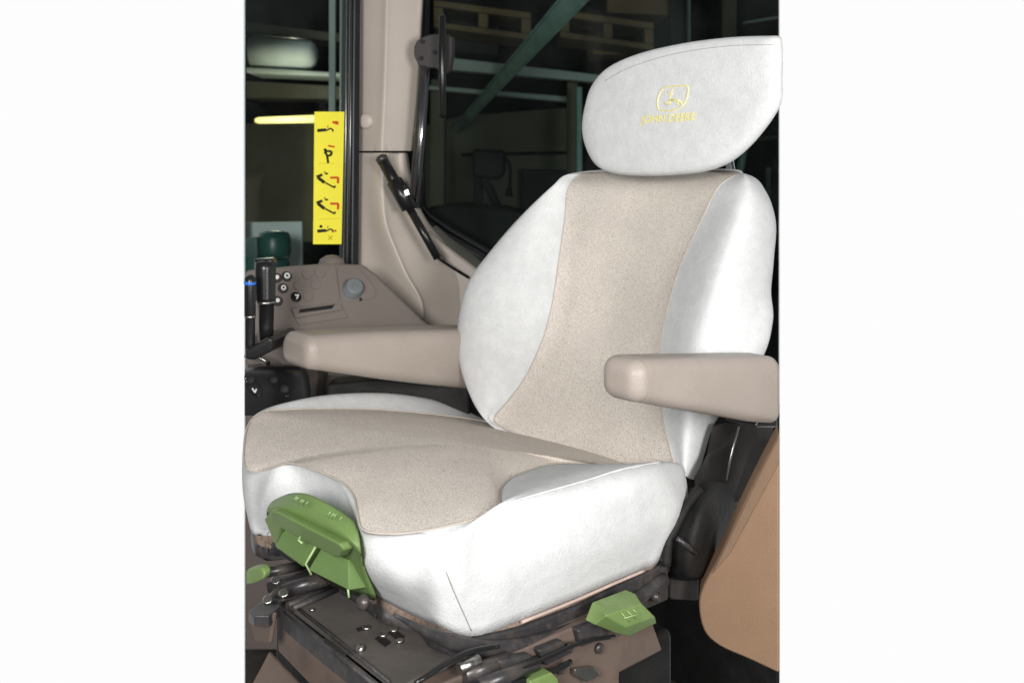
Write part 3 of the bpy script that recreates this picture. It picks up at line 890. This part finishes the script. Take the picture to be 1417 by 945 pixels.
for yy in (243, 279):     # leaning figures
    blk[yy] = thick([(438, yy + 2), (446, yy - 1)], 3.6) + thick([(440, yy + 3), (449, yy + 10)], 4.4) + thick([(450, yy + 10), (463, yy + 17), (463.5, yy + 14)], 2.2) + thick([(449, yy - 6), (450, yy - 2), (454, yy - 3)], 1.0) + [circ(452, yy - 2.5, 1.5)]
for q in blk.values(): flat(q, 'pictogram', M['decal_black'], dec, dk, -U * .0005)
for q in [thick([(460, 169), (468, 172)], 3) + thick([(463, 169), (468, 169)], 2), thick([(454, 202), (463, 203.5)], 2.4), [circ(464, 319.5, 1.6)]] + [thick([(457, yy), (468, yy), (467.5, yy + 8)], 3) for yy in (246, 282)]:
    flat(q, 'arrow_mark', M['decal_red'], dec, dk, -U * .0005)
for q in (thick([(454, 326), (460, 332)], 1) + thick([(460, 326), (454, 332)], 1), thick([(440, 226.5), (462, 226.5)], .5), thick([(440, 304), (470, 302)], .5)):
    flat(q, 'dividing_line', M['decal_ochre'], dec, dk, -U * .0005)

# rear window right of the pillar
VW = .80
def rw(px, py, dv=0): return atV(px, py, VW + dv)
rearwin = thing('rear_window', 'large dark rear window behind the seat with its rubber frame', 'window', rw(700, 400))
mb = MB(); mb.prism([rw(588, -30), rw(1075, -30), rw(1075, 600), rw(760, 600), rw(700, 410), rw(600, 330), rw(578, 250)], V * .005)
mb.build('window_pane', M['window_glass'], rearwin)
mb = MB()
fr = [(586, -30), (582, 120), (577, 230), (579, 285), (590, 305), (620, 326), (665, 352), (735, 392)]
for dx, r in ((0, .010), (7, .006)):
    mb.tube([rw(x + dx, y - dx * (1 if i > 3 else 0), -.01) for i, (x, y) in enumerate(fr)], r, 8)
mb.build('window_frame', M['window_rubber'], rearwin)
# bar latch: plate, clamp and bar
def lw(px, py, d=0): return atY(px, py, 2.0 + d)
latch = thing('window_latch', 'dark grey latch plate with upright bar and long hinge rod beside the pillar', 'latch', lw(590, 290))
mb = MB()
mb.prism([lw(x, y) for x, y in crom([(590, 49), (606, 47), (626, 52), (622, 98), (612, 101), (602, 95), (584, 94), (575, 84), (572, 71), (576, 57)], 2, True)], (.006, .012, 0))
lt = mb.build('latch_plate', M['latch_grey'], latch, bevel=.003)
mb = MB(); mb.tube([lw(613, 20, -.03), lw(612, 24, -.035), lw(612, 90, -.04), lw(612, 158, -.035), lw(612, 161, -.03)], [.004, .0072, .0075, .0075, .005], 12)
mb.build('latch_bar', M['black_plastic'], latch)
for x, y in ((585, 58), (583, 81), (602, 73)): disc_part('screw', M['black_rubber'], lt, lw(x, y, -.0005), (0, -1, 0), .0045, .003, 14)
mb = MB(); mb.tube([lw(588, 92, .01), lw(581, 190, .01), lw(573, 288, .012)], .0115, 12)
rod = mb.build('hinge_rod', M['black_metal'], latch)
mb = MB(); mb.tube([lw(590, 95, -.003), lw(583, 190, -.003), lw(575, 280, -.001)], .0032, 8)  # bright strip stands in for the highlight along the black rod
mb.build('rod_highlight', M['chrome_rod'], rod)

# gas strut
strut = thing('gas_strut', 'black gas strut leaning against the lower pillar cover', 'strut', pil(570, 380, -.05))
a, b = np.array((527, 218)), np.array((606, 358))
def st(t, dy=0): return pil(*(a + (b - a) * t), -.055 - .02 * t + dy)
mb = MB(); mb.tube([st(.03), st(.22), st(.225), st(.23), st(.50), st(.505)], [.012, .012, .012, .0165, .0165, .010], 14)
body = mb.build('cylinder', M['black_plastic'], strut)
mb = MB(); mb.tube([st(.50), st(1.0)], .0085, 12); mb.build('piston_rod', M['black_plastic'], strut)
mb = MB(); mb.tube([st(-.02), st(.0), st(.045)], [.006, .013, .012], 12); mb.build('ball_joint', M['black_metal'], strut)
mb = MB(); mb.box(st(.38, -.018) + np.array([.006, 0, 0]), (.008, 0, .003), (0, .004, 0), (-.003, 0, .010)); mb.build('clip', M['steel'], strut)
cbl = MB(); cbl.tube([st(.99), pil(622, 368, -.04), pil(648, 384, -.02)], .003, 8)
cbl.build('end_cable', M['black_rubber'], strut)

#@@CONSOLE
# ------------------------------------------------------------------ control console
def cn(px, py, Y): return atY(px, py, Y)
cons = thing('control_console', 'grey brown side console with round switches and knob behind the far armrest', 'console', P(.85, .2, 0))
# sloping switch panel: surface through these points
def pan(px, py):   # a plane that climbs away from the driver
    o = cn(460, 430, 1.80); n = np.array([.42, -.72, .55]); n = n / np.linalg.norm(n)
    r = ray(px, py); t = ((o - EYE) @ n) / (r @ n)
    return EYE + r * t
pn = np.array([.42, -.72, .55]); pn /= np.linalg.norm(pn)
mb = MB(); mb.prism([pan(x, y) for x, y in ((338.5, 372), (400, 366), (455, 362), (502, 364), (520, 378), (584, 440), (606, 456), (440, 462), (338.5, 464), )], np.array([0, .04, -.03]))
panel = mb.build('switch_panel', M['grey_plastic'], cons, bevel=.008, seg=3)
mb = MB(); mb.prism([pan(x, y) for x, y in ((381, 374), (462, 368.5), (464, 369), (470, 415), (466, 419), (378, 428))], pn * .0025)
mb.build('switch_field', M['grey_plastic'], panel, bevel=.002)
mb = MB(); mb.prism([pan(x, y) for x, y in crom([(468, 369), (492, 371), (508, 385), (520, 404), (512, 414), (476, 416), (470, 400)], 4, True)], pn * .0025)
mb.build('knob_field', M['grey_plastic'], panel, bevel=.002)
for x, y in ((424.5, 381), (442, 379), (413, 397), (436, 395), (426, 411)): disc_part('blank_button', M['grey_plastic'], panel, pan(x, y) + pn * .0025, pn, .0095, .002, 24)
def button(x, y, mring, mdot, dots):
    mb = MB(); mb.disc(pan(x, y) + pn * .0025, pn, .0095, .004, 24)
    o = mb.build('button', mring, panel)
    mb = MB()
    for q in dots: mb.prism([pan(px, py) + pn * .0067 for px, py in q], pn * .0004)
    mb.build('icon', mdot, o)
button(396, 384, M['bracket_grey'], M['icon_white'], [circ(396, 384, 4.2)])
button(391, 400.5, M['bracket_grey'], M['icon_white'], [circ(391, 400.5, 3.6)])
button(382, 386, M['bracket_grey'], M['icon_white'], [circ(382, 386, 3)])
button(383, 418, M['bracket_grey'], M['icon_white'], [circ(383, 418, 3)])
button(409, 412.5, M['black_plastic'], M['icon_white'], thick([(407, 410), (411, 413), (409, 416)], 2) + [circ(411, 411, 1.6)])
for x, y in ((396, 384), (391, 400.5)): disc_part('pilot_dot', M['black_plastic'], panel, pan(x, y) + pn * .007, pn, .0022, .001, 12)
mb = MB(); mb.lathe(pan(487, 402), pn, [(.0195, 0), (.0195, .006), (.0165, .008), (.0165, .018), (.014, .020)], 28); mb.build('rotary_knob', M['knob_grey'], panel)
mb = MB(); mb.disc(pan(498.5, 415), pn, .003, .004, 10); mb.build('knob_pointer', M['black_plastic'], panel)
# tray slot
mb = MB(); mb.prism([pan(x, y) + pn * .001 for x, y in ((402, 428), (470, 421), (474, 429), (408, 441))], pn * .004); tr = mb.build('tray_lip', M['grey_plastic'], panel, bevel=.002)
mb = MB(); mb.prism([pan(x, y) + pn * .0052 for x, y in ((414, 430), (462, 423.5), (458, 429), (412, 435))], pn * .0008); mb.build('tray_slot', M['black_rubber'], tr)
mb = MB(); mb.prism([pan(x, y) for x, y in ((408, 442), (476, 430), (480, 440), (414, 450))], pn * .003); mb.build('tray_front', M['grey_plastic'], tr, bevel=.001)
# low ledge in front and console side wall
mb = MB(); mb.prism([cn(x, y, 1.79) for x, y in ((338.5, 458), (400, 456), (440, 470), (440, 700), (338.5, 700))], (0, .1, 0))
mb.build('lower_ledge', M['grey_plastic'], cons, bevel=.006)
mb = MB(); mb.prism([cn(x, y, 1.70) for x, y in ((358, 458), (396, 464), (396, 480), (355, 472))], (0, .03, 0)); mb.build('ledge_strip', M['grey_plastic'], cons, bevel=.003)
mb = MB(); mb.prism([cn(x, y, 1.86) for x, y in ((338.5, 520), (660, 520), (680, 900), (338.5, 900))], (0, .12, 0))
mb.build('side_wall', M['grey_plastic'], cons, bevel=.005)
mb = MB(); mb.prism([cn(x, y, 1.72) for x, y in ((452, 532), (520, 525), (650, 536), (650, 590), (452, 590))], (0, .06, 0))
mb.build('arm_bracket', M['black_rubber'], cons, bevel=.006)
# rear view bump at the window foot
mb = MB(); mb.lathe(cn(459, 366, 1.93), (0, 0, 1), [(.026, -.02), (.026, .0), (.023, .010), (.012, .017), (.002, .019)], 20); mb.build('dome_cap', M['grey_plastic'], cons)

# levers
def lever_stick(pts, rs, name, label, tip):
    t = thing(name, label, 'lever', pts[-1])
    mb = MB(); mb.tube(pts, rs, 14); o = mb.build('lever_grip', M['black_plastic'], t)
    return t, o
l1, g1 = lever_stick([cn(367, 360, 1.6), cn(367, 363, 1.6), cn(367, 372, 1.6), cn(367, 412, 1.6), cn(368, 417, 1.6), cn(368, 418, 1.6), cn(368, 452, 1.6), cn(368, 470, 1.6)], [.006, .017, .0175, .0165, .0165, .0135, .0125, .0125], 'control_lever', 'taller black control lever with an angled top beside the round switches', None)
mb = MB(); mb.prism([cn(x, y, 1.595) for x, y in ((350, 359), (376, 358), (379, 367), (352, 364))], (0, .03, 0)); mb.build('lever_cap', M['black_plastic'], g1, bevel=.004)
mb = MB(); mb.lathe(cn(367.5, 418, 1.6), (0, 0, 1), [(.0165, -.002), (.017, 0), (.0165, .002)], 16); mb.build('lever_ring', M['steel'], g1)
l2, g2 = lever_stick([cn(346, 380, 1.55), cn(346, 384, 1.55), cn(346, 392, 1.55), cn(346, 436, 1.55), cn(346, 440, 1.55), cn(346, 475, 1.55), cn(346, 492, 1.55)], [.003, .0085, .009, .009, .008, .008, .008], 'control_lever', 'shorter black control lever with a blue ring at the left edge', None)
mb = MB(); mb.lathe(cn(346, 391, 1.55), (.2, -.2, 1), [(.0093, -.003), (.0096, 0), (.0093, .003)], 16); mb.build('blue_ring', M['blue_plastic'], g2)
mb = MB(); mb.lathe(cn(346, 438, 1.55), (0, 0, 1), [(.0088, -.002), (.0092, 0), (.0088, .002)], 16); mb.build('lever_ring', M['steel'], g2)

mb = MB(); mb.prism([cn(x, y, 1.535) for x, y in ((339, 484), (372, 466), (378, 470), (376, 486), (352, 498), (339, 498))], (0, .16, -.01)); mb.build('lever_plinth', M['black_plastic'], cons, bevel=.004)
# black control pod by the cushion
pod = thing('control_pod', 'glossy black control pod with oval button wells left of the cushion', 'control pod', cn(375, 560, 1.5))
def pd(px, py, d=0): return atY(px, py, 1.64 + (540 - py) * .0014 + d)
rows = [[pd(338.5, 505, .03), pd(365, 503, .03), pd(395, 505, .03), pd(420, 508, .03), pd(424, 511, .05)],
        [pd(338.5, 512, -.01), pd(365, 510, -.01), pd(395, 511, -.01), pd(422, 514, .0), pd(427, 520, .04)],
        [pd(338.5, 535, -.012), pd(365, 534, -.012), pd(398, 534, -.012), pd(424, 536, -.004), pd(430, 540, .04)],
        [pd(338.5, 575, -.01), pd(365, 575, -.01), pd(398, 575, -.01), pd(424, 572, .0), pd(430, 570, .04)]]
mb = MB(); mb.grid(surf(rows, 6, 5)); pb = mb.build('pod_body', M['black_plastic'], pod)
def pod_ring(pts, r, m, name):
    mb = MB(); pp = crom(pts, 5, True); pp = [pd(x, y, -.0125) for x, y in pp]; mb.tube(pp + pp[:1], r, 6, caps=False); return mb.build(name, m, pb)
pod_ring([(344, 515), (352, 522), (361, 538), (360, 547), (350, 545), (341, 532), (339, 520)], .0012, M['black_plastic'], 'button_well')
pod_ring([(373, 516), (384, 516), (400, 533), (402, 545), (392, 547), (376, 532), (370, 522)], .0012, M['black_plastic'], 'button_well')
for x, y in ((379, 526), (394, 539), (347, 526)): disc_part('pod_button', M['black_rubber'], pb, pd(x, y, -.012), (0, -1, .4), .008, .004, 20, dome=.002)
flat(thick([(349, 537), (353, 543), (355, 538)], 2) + thick([(340, 523), (342, 528)], 2), 'pod_icon', M['icon_white'], pb, lambda x, y: pd(x, y, -.0145), (0, -.0006, 0))
mb = MB(); mb.tube([pd(338.5, 493, .02), pd(355, 493, .02), pd(367, 499, .02), pd(373, 502, .03)], .003, 8); mb.build('pod_trim', M['steel'], pb)

#@@PANEL
# ------------------------------------------------------------------ tan panel on the right and the floor
YT = 1.22
tan = thing('trim_panel', 'tan textured trim panel with a darker edge strip right of the seat', 'panel', cn(1030, 940, YT))
o_ = crom([(1078.5, 600), (1050, 655), (1022, 712), (996, 768), (974, 808), (967, 836), (974, 872), (996, 894), (1036, 912), (1078.5, 932)], 4)
def tp(x, y): return atY(x, y, YT + (1078 - x) * .0006)
mb = MB(); mb.prism([tp(x, y) for x, y in [tuple(p) for p in o_]], (.011, .05, 0))
tb = mb.build('panel_pad', M['tan_panel'], tan, bevel=.006, seg=3)
st_ = [(1078.5, 597), (1049, 654), (995, 767), (1014, 772), (1056, 690), (1078.5, 642)]
mb = MB(); mb.prism([tp(x, y) for x, y in ((1078, 601), (1050, 656), (1004, 753), (984, 794), (1010, 764), (1048, 694), (1078, 638))], (-.0005, -.004, 0))
mb.build('edge_strip', M['tan_edge'], tan, bevel=.003)

fl = MB()
fl.prism([atZ(339, 1300, -.003), atZ(1078, 1300, -.003), atZ(1078, 640, -.003), atZ(339, 640, -.003)], -ZUP * .03)
f_ = fl.build('floor', M['floor_dark']); tag(f_, 'dark cab floor beneath the seat', 'floor', kind='structure')
# rear cab wall below the window, behind the seat
mb = MB(); mb.prism([rw(x, y, -.03) for x, y in ((650, 395), (740, 440), (900, 590), (1074, 560), (1074, 960), (650, 960))], V * .01)
rearwall = mb.build('rear_wall', M['black_rubber']); tag(rearwall, 'black lower rear wall of the cab behind the seat', 'wall')
# green hose coupling glimpsed behind the near armrest
mb = MB(); mb.tube([atU(1044, 624, .10), atU(1066, 615, .10)], [.012, .013], 12)
gc = mb.build('hose_coupling', M['bottle_green']); tag(gc, 'small dark green coupling glimpsed under the near armrest', 'coupling')

#@@WORKSHOP
# ------------------------------------------------------------------ the dim workshop outside the windows
YB = 5.6
bw = MB()
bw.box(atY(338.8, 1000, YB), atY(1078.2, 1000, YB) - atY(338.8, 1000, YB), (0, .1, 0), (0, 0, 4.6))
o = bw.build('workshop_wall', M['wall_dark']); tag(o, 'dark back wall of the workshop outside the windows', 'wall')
for x, sgn, lab in ((338.8, -1, 'added dark wall blocking light from the workshop on the left'), (1078.2, 1, 'added dark wall blocking light from the workshop on the right')):  # side walls added to keep the white surround's light out of the workshop
    m2 = MB(); a_, b_ = atY(x, 1000, 2.9), atY(x, 1000, YB - .01); a_[2] = b_[2] = atY(x, 1000, YB)[2]
    m2.prism([a_, b_, b_ + ZUP * 4.6, a_ + ZUP * 4.6], (-sgn * .004, 0, 0))
    o = m2.build('light_block_wall', M['wall_dark']); tag(o, lab, 'wall')
ro = MB(); a_, b_, c_, d_ = atY(339, 0, 2.9), atY(1078, 0, 2.9), atY(1078, 0, YB), atY(339, 0, YB)
for q in (a_, b_, c_, d_): q[2] = 2.35
ro.prism([a_, b_, c_, d_], ZUP * .06)
o = ro.build('light_block_roof', M['wall_dark']); tag(o, 'added unseen dark roof blocking light over the racks', 'roof')  # unseen roof added to limit the light that gets into the workshop
def wp(px, py, Y): return atY(px, py, Y)
def slab(q, Y, depth, name, m, label, cat, group=None, bevel=.006, parent=None):
    mb = MB(); mb.prism([wp(x, y, Y) for x, y in q], (0, depth, 0))
    o = mb.build(name, m, parent, bevel=bevel)
    if label: tag(o, label, cat, group)
    return o
# pallet rack with beams and brace
rack = thing('storage_rack', 'tall storage rack with a long green diagonal brace beyond the rear window', 'rack', wp(800, 500, 4.2))
mb = MB(); p0, p1 = wp(812, -20, 3.1), wp(630, 182, 5.2)
d_ = (p1 - p0); d_ /= np.linalg.norm(d_); sd = np.cross(d_, np.array([0, 1.0, 0])); sd /= np.linalg.norm(sd)
def taper(a0, a1, b0, b1, d):   # strip between two edges, offsets at the near and far end
    q = [p0 + sd * a0, p1 + sd * b0, p1 + sd * b1, p0 + sd * a1]; mb.prism(q, (0, d, 0))
taper(-.034, .034, -.016, .016, .006); taper(-.042, -.034, -.021, -.016, -.03); taper(.034, .040, .016, .020, -.03)
mb.build('brace', M['rack_green'], rack)
slab(((624, 80), (800, 100), (862, 108), (862, 118), (800, 112), (624, 97)), 4.3, .08, 'beam', M['rack_cream'], None, None, parent=rack)
slab(((590, 118), (790, 134), (790, 142), (590, 124)), 4.6, .06, 'beam', M['rack_cream'], None, None, parent=rack)
slab(((798, 120), (806, 120), (806, 250), (798, 250)), 4.2, .06, 'post', M['rack_green'], None, None, parent=rack)
slab(((785, 105), (800, 106), (800, 240), (785, 240)), 4.5, .06, 'post', M['workshop_olive'], None, None, parent=rack)
slab(((1030, 195), (1038, 195), (1028, 250), (1020, 250)), 3.4, .05, 'post', M['rack_green'], None, None, parent=rack)
slab(((1064, 232), (1068, 232), (1068, 400), (1064, 400)), 3.8, .05, 'post', M['rack_green'], None, None, parent=rack)
slab(((953, -20), (956, -20), (956, 60), (953, 60)), 4.4, .05, 'post', M['rack_green'], None, None, parent=rack)
slab(((928, -20), (946, -20), (946, 60), (928, 60)), 4.9, .05, 'post', M['machine_dark'], None, None, parent=rack)
slab(((1000, -20), (1020, -20), (1020, 60), (1000, 60)), 5.0, .05, 'post', M['workshop_olive'], None, None, parent=rack)
slab(((1030, 30), (1078, 22), (1078, 26), (1030, 33)), 4.7, .05, 'beam', M['rack_cream'], None, None, parent=rack)
slab(((1050, 190), (1078, 186), (1078, 192), (1050, 196)), 4.7, .05, 'beam', M['workshop_olive'], None, None, parent=rack)
# pallets on the top level
def pallet(pts, Y, label):
    t = thing('wooden_pallet', label, 'pallet', wp(*pts[0], Y), 'wooden pallets on the rack')
    (x0, y0), (x1, y1) = pts
    sl = (y1 - y0) / (x1 - x0)
    mb = MB()
    def bar(xa, xb, off, h): mb.prism([wp(x, y, Y) for x, y in ((xa, y0 + (xa - x0) * sl + off), (xb, y0 + (xb - x0) * sl + off), (xb, y0 + (xb - x0) * sl + off + h), (xa, y0 + (xa - x0) * sl + off + h))], (0, .35, 0))
    bar(x0, x1, 0, 9); mb.build('top_deck', M['pallet_wood'], t, bevel=.004)
    mb = MB(); bar(x0, x1, 30, 8); mb.build('bottom_deck', M['pallet_wood'], t, bevel=.004)
    for f in (0, .46, .90):
        mb = MB(); xa = x0 + (x1 - x0) * f; bar(xa, xa + (x1 - x0) * .1, 9.5, 20); mb.build('block', M['pallet_wood'], t, bevel=.004)
pallet(((600, 0), (735, 18)), 4.6, 'wooden pallet left of the green diagonal brace')
pallet(((775, 14), (905, 32)), 4.7, 'wooden pallet right of the green diagonal brace')
slab(((600, 25), (690, 30), (690, 78), (600, 70)), 5.0, .3, 'dark_crate', M['machine_dark'], 'dark crate on the rack under the left pallet', 'crate')
slab(((820, 60), (905, 60), (905, 76), (820, 76)), 5.0, .3, 'cardboard_box', M['carton'], 'brown cardboard box beneath the right pallet', 'box')
slab(((840, -25), (925, -25), (925, 22), (840, 18)), 5.1, .3, 'cardboard_box', M['carton'], 'brown cardboard box above the right pallet', 'box')
# low partition and dark doorway
slab(((640, 160), (800, 148), (806, 235), (806, 330), (584, 330), (584, 175)), 5.2, .1, 'partition', M['workshop_olive'], 'olive grey partition behind the drill machine', 'partition')
slab(((722, 234), (806, 236), (806, 330), (722, 330)), 5.05, .1, 'dark_cabinet', M['machine_dark'], 'dark low cabinet before the olive partition', 'cabinet')
slab(((638, 212), (800, 209), (800, 213), (638, 216)), 5.12, .05, 'shelf_board', M['wall_dark'], 'thin shelf board across the olive partition', 'shelf')
slab(((596, 110), (616, 110), (614, 320), (592, 320)), 4.7, .12, 'steel_column', M['workshop_olive'], 'pale olive column seen beside the window bar', 'column')
# drill machine
dr = thing('drill_machine', 'dark bench drill with a hanging cord seen through the rear window', 'drill', wp(675, 320, 4.5))
slab(((652, 206), (700, 208), (700, 240), (690, 250), (655, 246)), 4.5, .2, 'motor_head', M['machine_dark'], None, None, parent=dr, bevel=.02)
slab(((655, 240), (668, 240), (668, 310), (655, 310)), 4.55, .1, 'column', M['machine_dark'], None, None, parent=dr)
slab(((640, 285), (720, 290), (720, 320), (640, 318)), 4.45, .2, 'table', M['machine_dark'], None, None, parent=dr)
mb = MB(); mb.tube([wp(672, 250, 4.45), wp(690, 290, 4.45)], .02, 8); mb.build('feed_handle', M['machine_dark'], dr)
mb = MB(); mb.tube([wp(x, y, 4.45) for x, y in crom([(698, 218), (705, 228), (706, 250), (705, 262)], 5)] , .008, 6); mb.tube([wp(705, 260, 4.45), wp(704, 272, 4.45)], [.012, .02], 8); mb.build('cord', M['black_rubber'], dr)
mb = MB(); mb.disc(wp(675, 254, 4.46), (0, -1, 0), .018, .02, 14); mb.build('chuck', M['steel'], dr)
# bench heap under it
slab(((584, 290), (640, 283), (700, 288), (760, 300), (790, 312), (790, 420), (584, 420)), 4.0, .3, 'work_bench', M['machine_dark'], 'dark cluttered bench below the drill', 'bench', bevel=.02)

# left window: tank, shelves, lamp, board, canister
tk = thing('storage_tank', 'pale rounded tank lying on the shelf beyond the side window', 'tank', wp(390, 95, 4.0))
rows = []
for x, k in ((349, 1), (400, 1), (422, 1), (431, .93), (436, .75), (439, .4)):
    yt, yb = 72 - 24 * k + (x - 338) * .07, 72 + 22 * k + (x - 338) * .03
    c = wp(x, (yt + yb) / 2, 4.0); h = (yb - yt) / 2 / FPX * 4
    rows.append([c + np.array([0, -math.cos(q) * h * 1.2, math.sin(q) * h]) for q in np.linspace(0, 2 * math.pi, 20, endpoint=False)])
mb = MB(); mb.grid(rows, close_c=True); mb.cap(rows[0]); mb.cap(rows[-1]); mb.build('tank_body', M['tank_white'], tk)
mb = MB(); mb.tube([wp(345, 46, 3.86), wp(400, 52, 3.86), wp(425, 54, 3.86)], .006, 6); mb.build('tank_rim', M['steel'], tk)
up = thing('pane_reflection', 'pair of pale thin strips imitating pane reflections above the yellow decal', 'reflection', wp(463, 300, 3.6))  # pale solid strips stand in for vertical reflections on the side pane
slab(((455, -30), (464, -30), (463, 330), (455, 330)), 3.6, .02, 'reflection_strip', M['rack_cream'], None, None, parent=up, bevel=.002)
slab(((470, -30), (475, -30), (474, 330), (470, 330)), 3.7, .02, 'reflection_strip', M['rack_cream'], None, None, parent=up, bevel=.002)
def shelf(q, Y, label, m='rack_cream'): slab(q, Y, .25, 'shelf_board', M[m], label, 'shelf', 'shelves beyond the side window')
shelf(((339.5, 93), (480, 101), (480, 107), (339.5, 101)), 3.95, 'pale shelf board directly under the tank')
shelf(((339.5, 112), (480, 120), (480, 138), (339.5, 136)), 4.3, 'broad grey green shelf board below the tank', 'workshop_olive')
shelf(((339.5, 30), (480, 48), (480, 60), (339.5, 44)), 4.5, 'shelf board above and behind the tank', 'workshop_olive')
lamp = MB(); lamp.tube([wp(353, 167, 3.9), wp(358, 167, 3.9), wp(436, 165, 3.9)], [.008, .013, .016], 10)
o = lamp.build('tube_lamp', M['lamp_glow']); tag(o, 'warm lit tube lamp left of the yellow decal', 'lamp')
tl = bpy.data.lights.new('tube_light', 'POINT'); tl.energy = 3.2; tl.color = (1, .9, .68); tl.shadow_soft_size = .08
tlo = bpy.data.objects.new('tube_light', tl); COL.objects.link(tlo); tlo.location = tuple(wp(392, 163, 3.72))
slab(((339.5, 171), (478, 171), (478, 335), (339.5, 335)), 4.6, .3, 'dark_cupboard', M['workshop_olive'], 'dull olive cupboard below the lit tube lamp', 'cupboard')
slab(((339.5, 308), (418, 307), (418, 392), (339.5, 392)), 3.0, .02, 'white_board', M['tank_white'], 'pale board leaning behind the green canister', 'board', bevel=.003)
can = thing('green_canister', 'dark green canister with a domed lid before the pale board', 'canister', wp(379, 392, 2.75))
mb = MB(); mb.lathe(wp(379, 400, 2.75), (0, 0, 1), [(.042, 0), (.043, .07), (.040, .085)], 24); mb.build('canister_body', M['bottle_green'], can)
mb = MB(); mb.lathe(wp(379, 354, 2.75), (0, 0, 1), [(.044, -.005), (.047, .01), (.046, .05), (.040, .064), (.015, .070)], 24); mb.build('canister_lid', M['bottle_green'], can)
mb = MB(); mb.prism([wp(x, y, 2.7) for x, y in ((339.5, 330), (356, 328), (358, 392), (339.5, 392))], (0, .05, 0))
o = mb.build('machine_housing', M['bottle_green'], bevel=.004); tag(o, 'dark green machine housing at the lower left of the side window', 'machine')
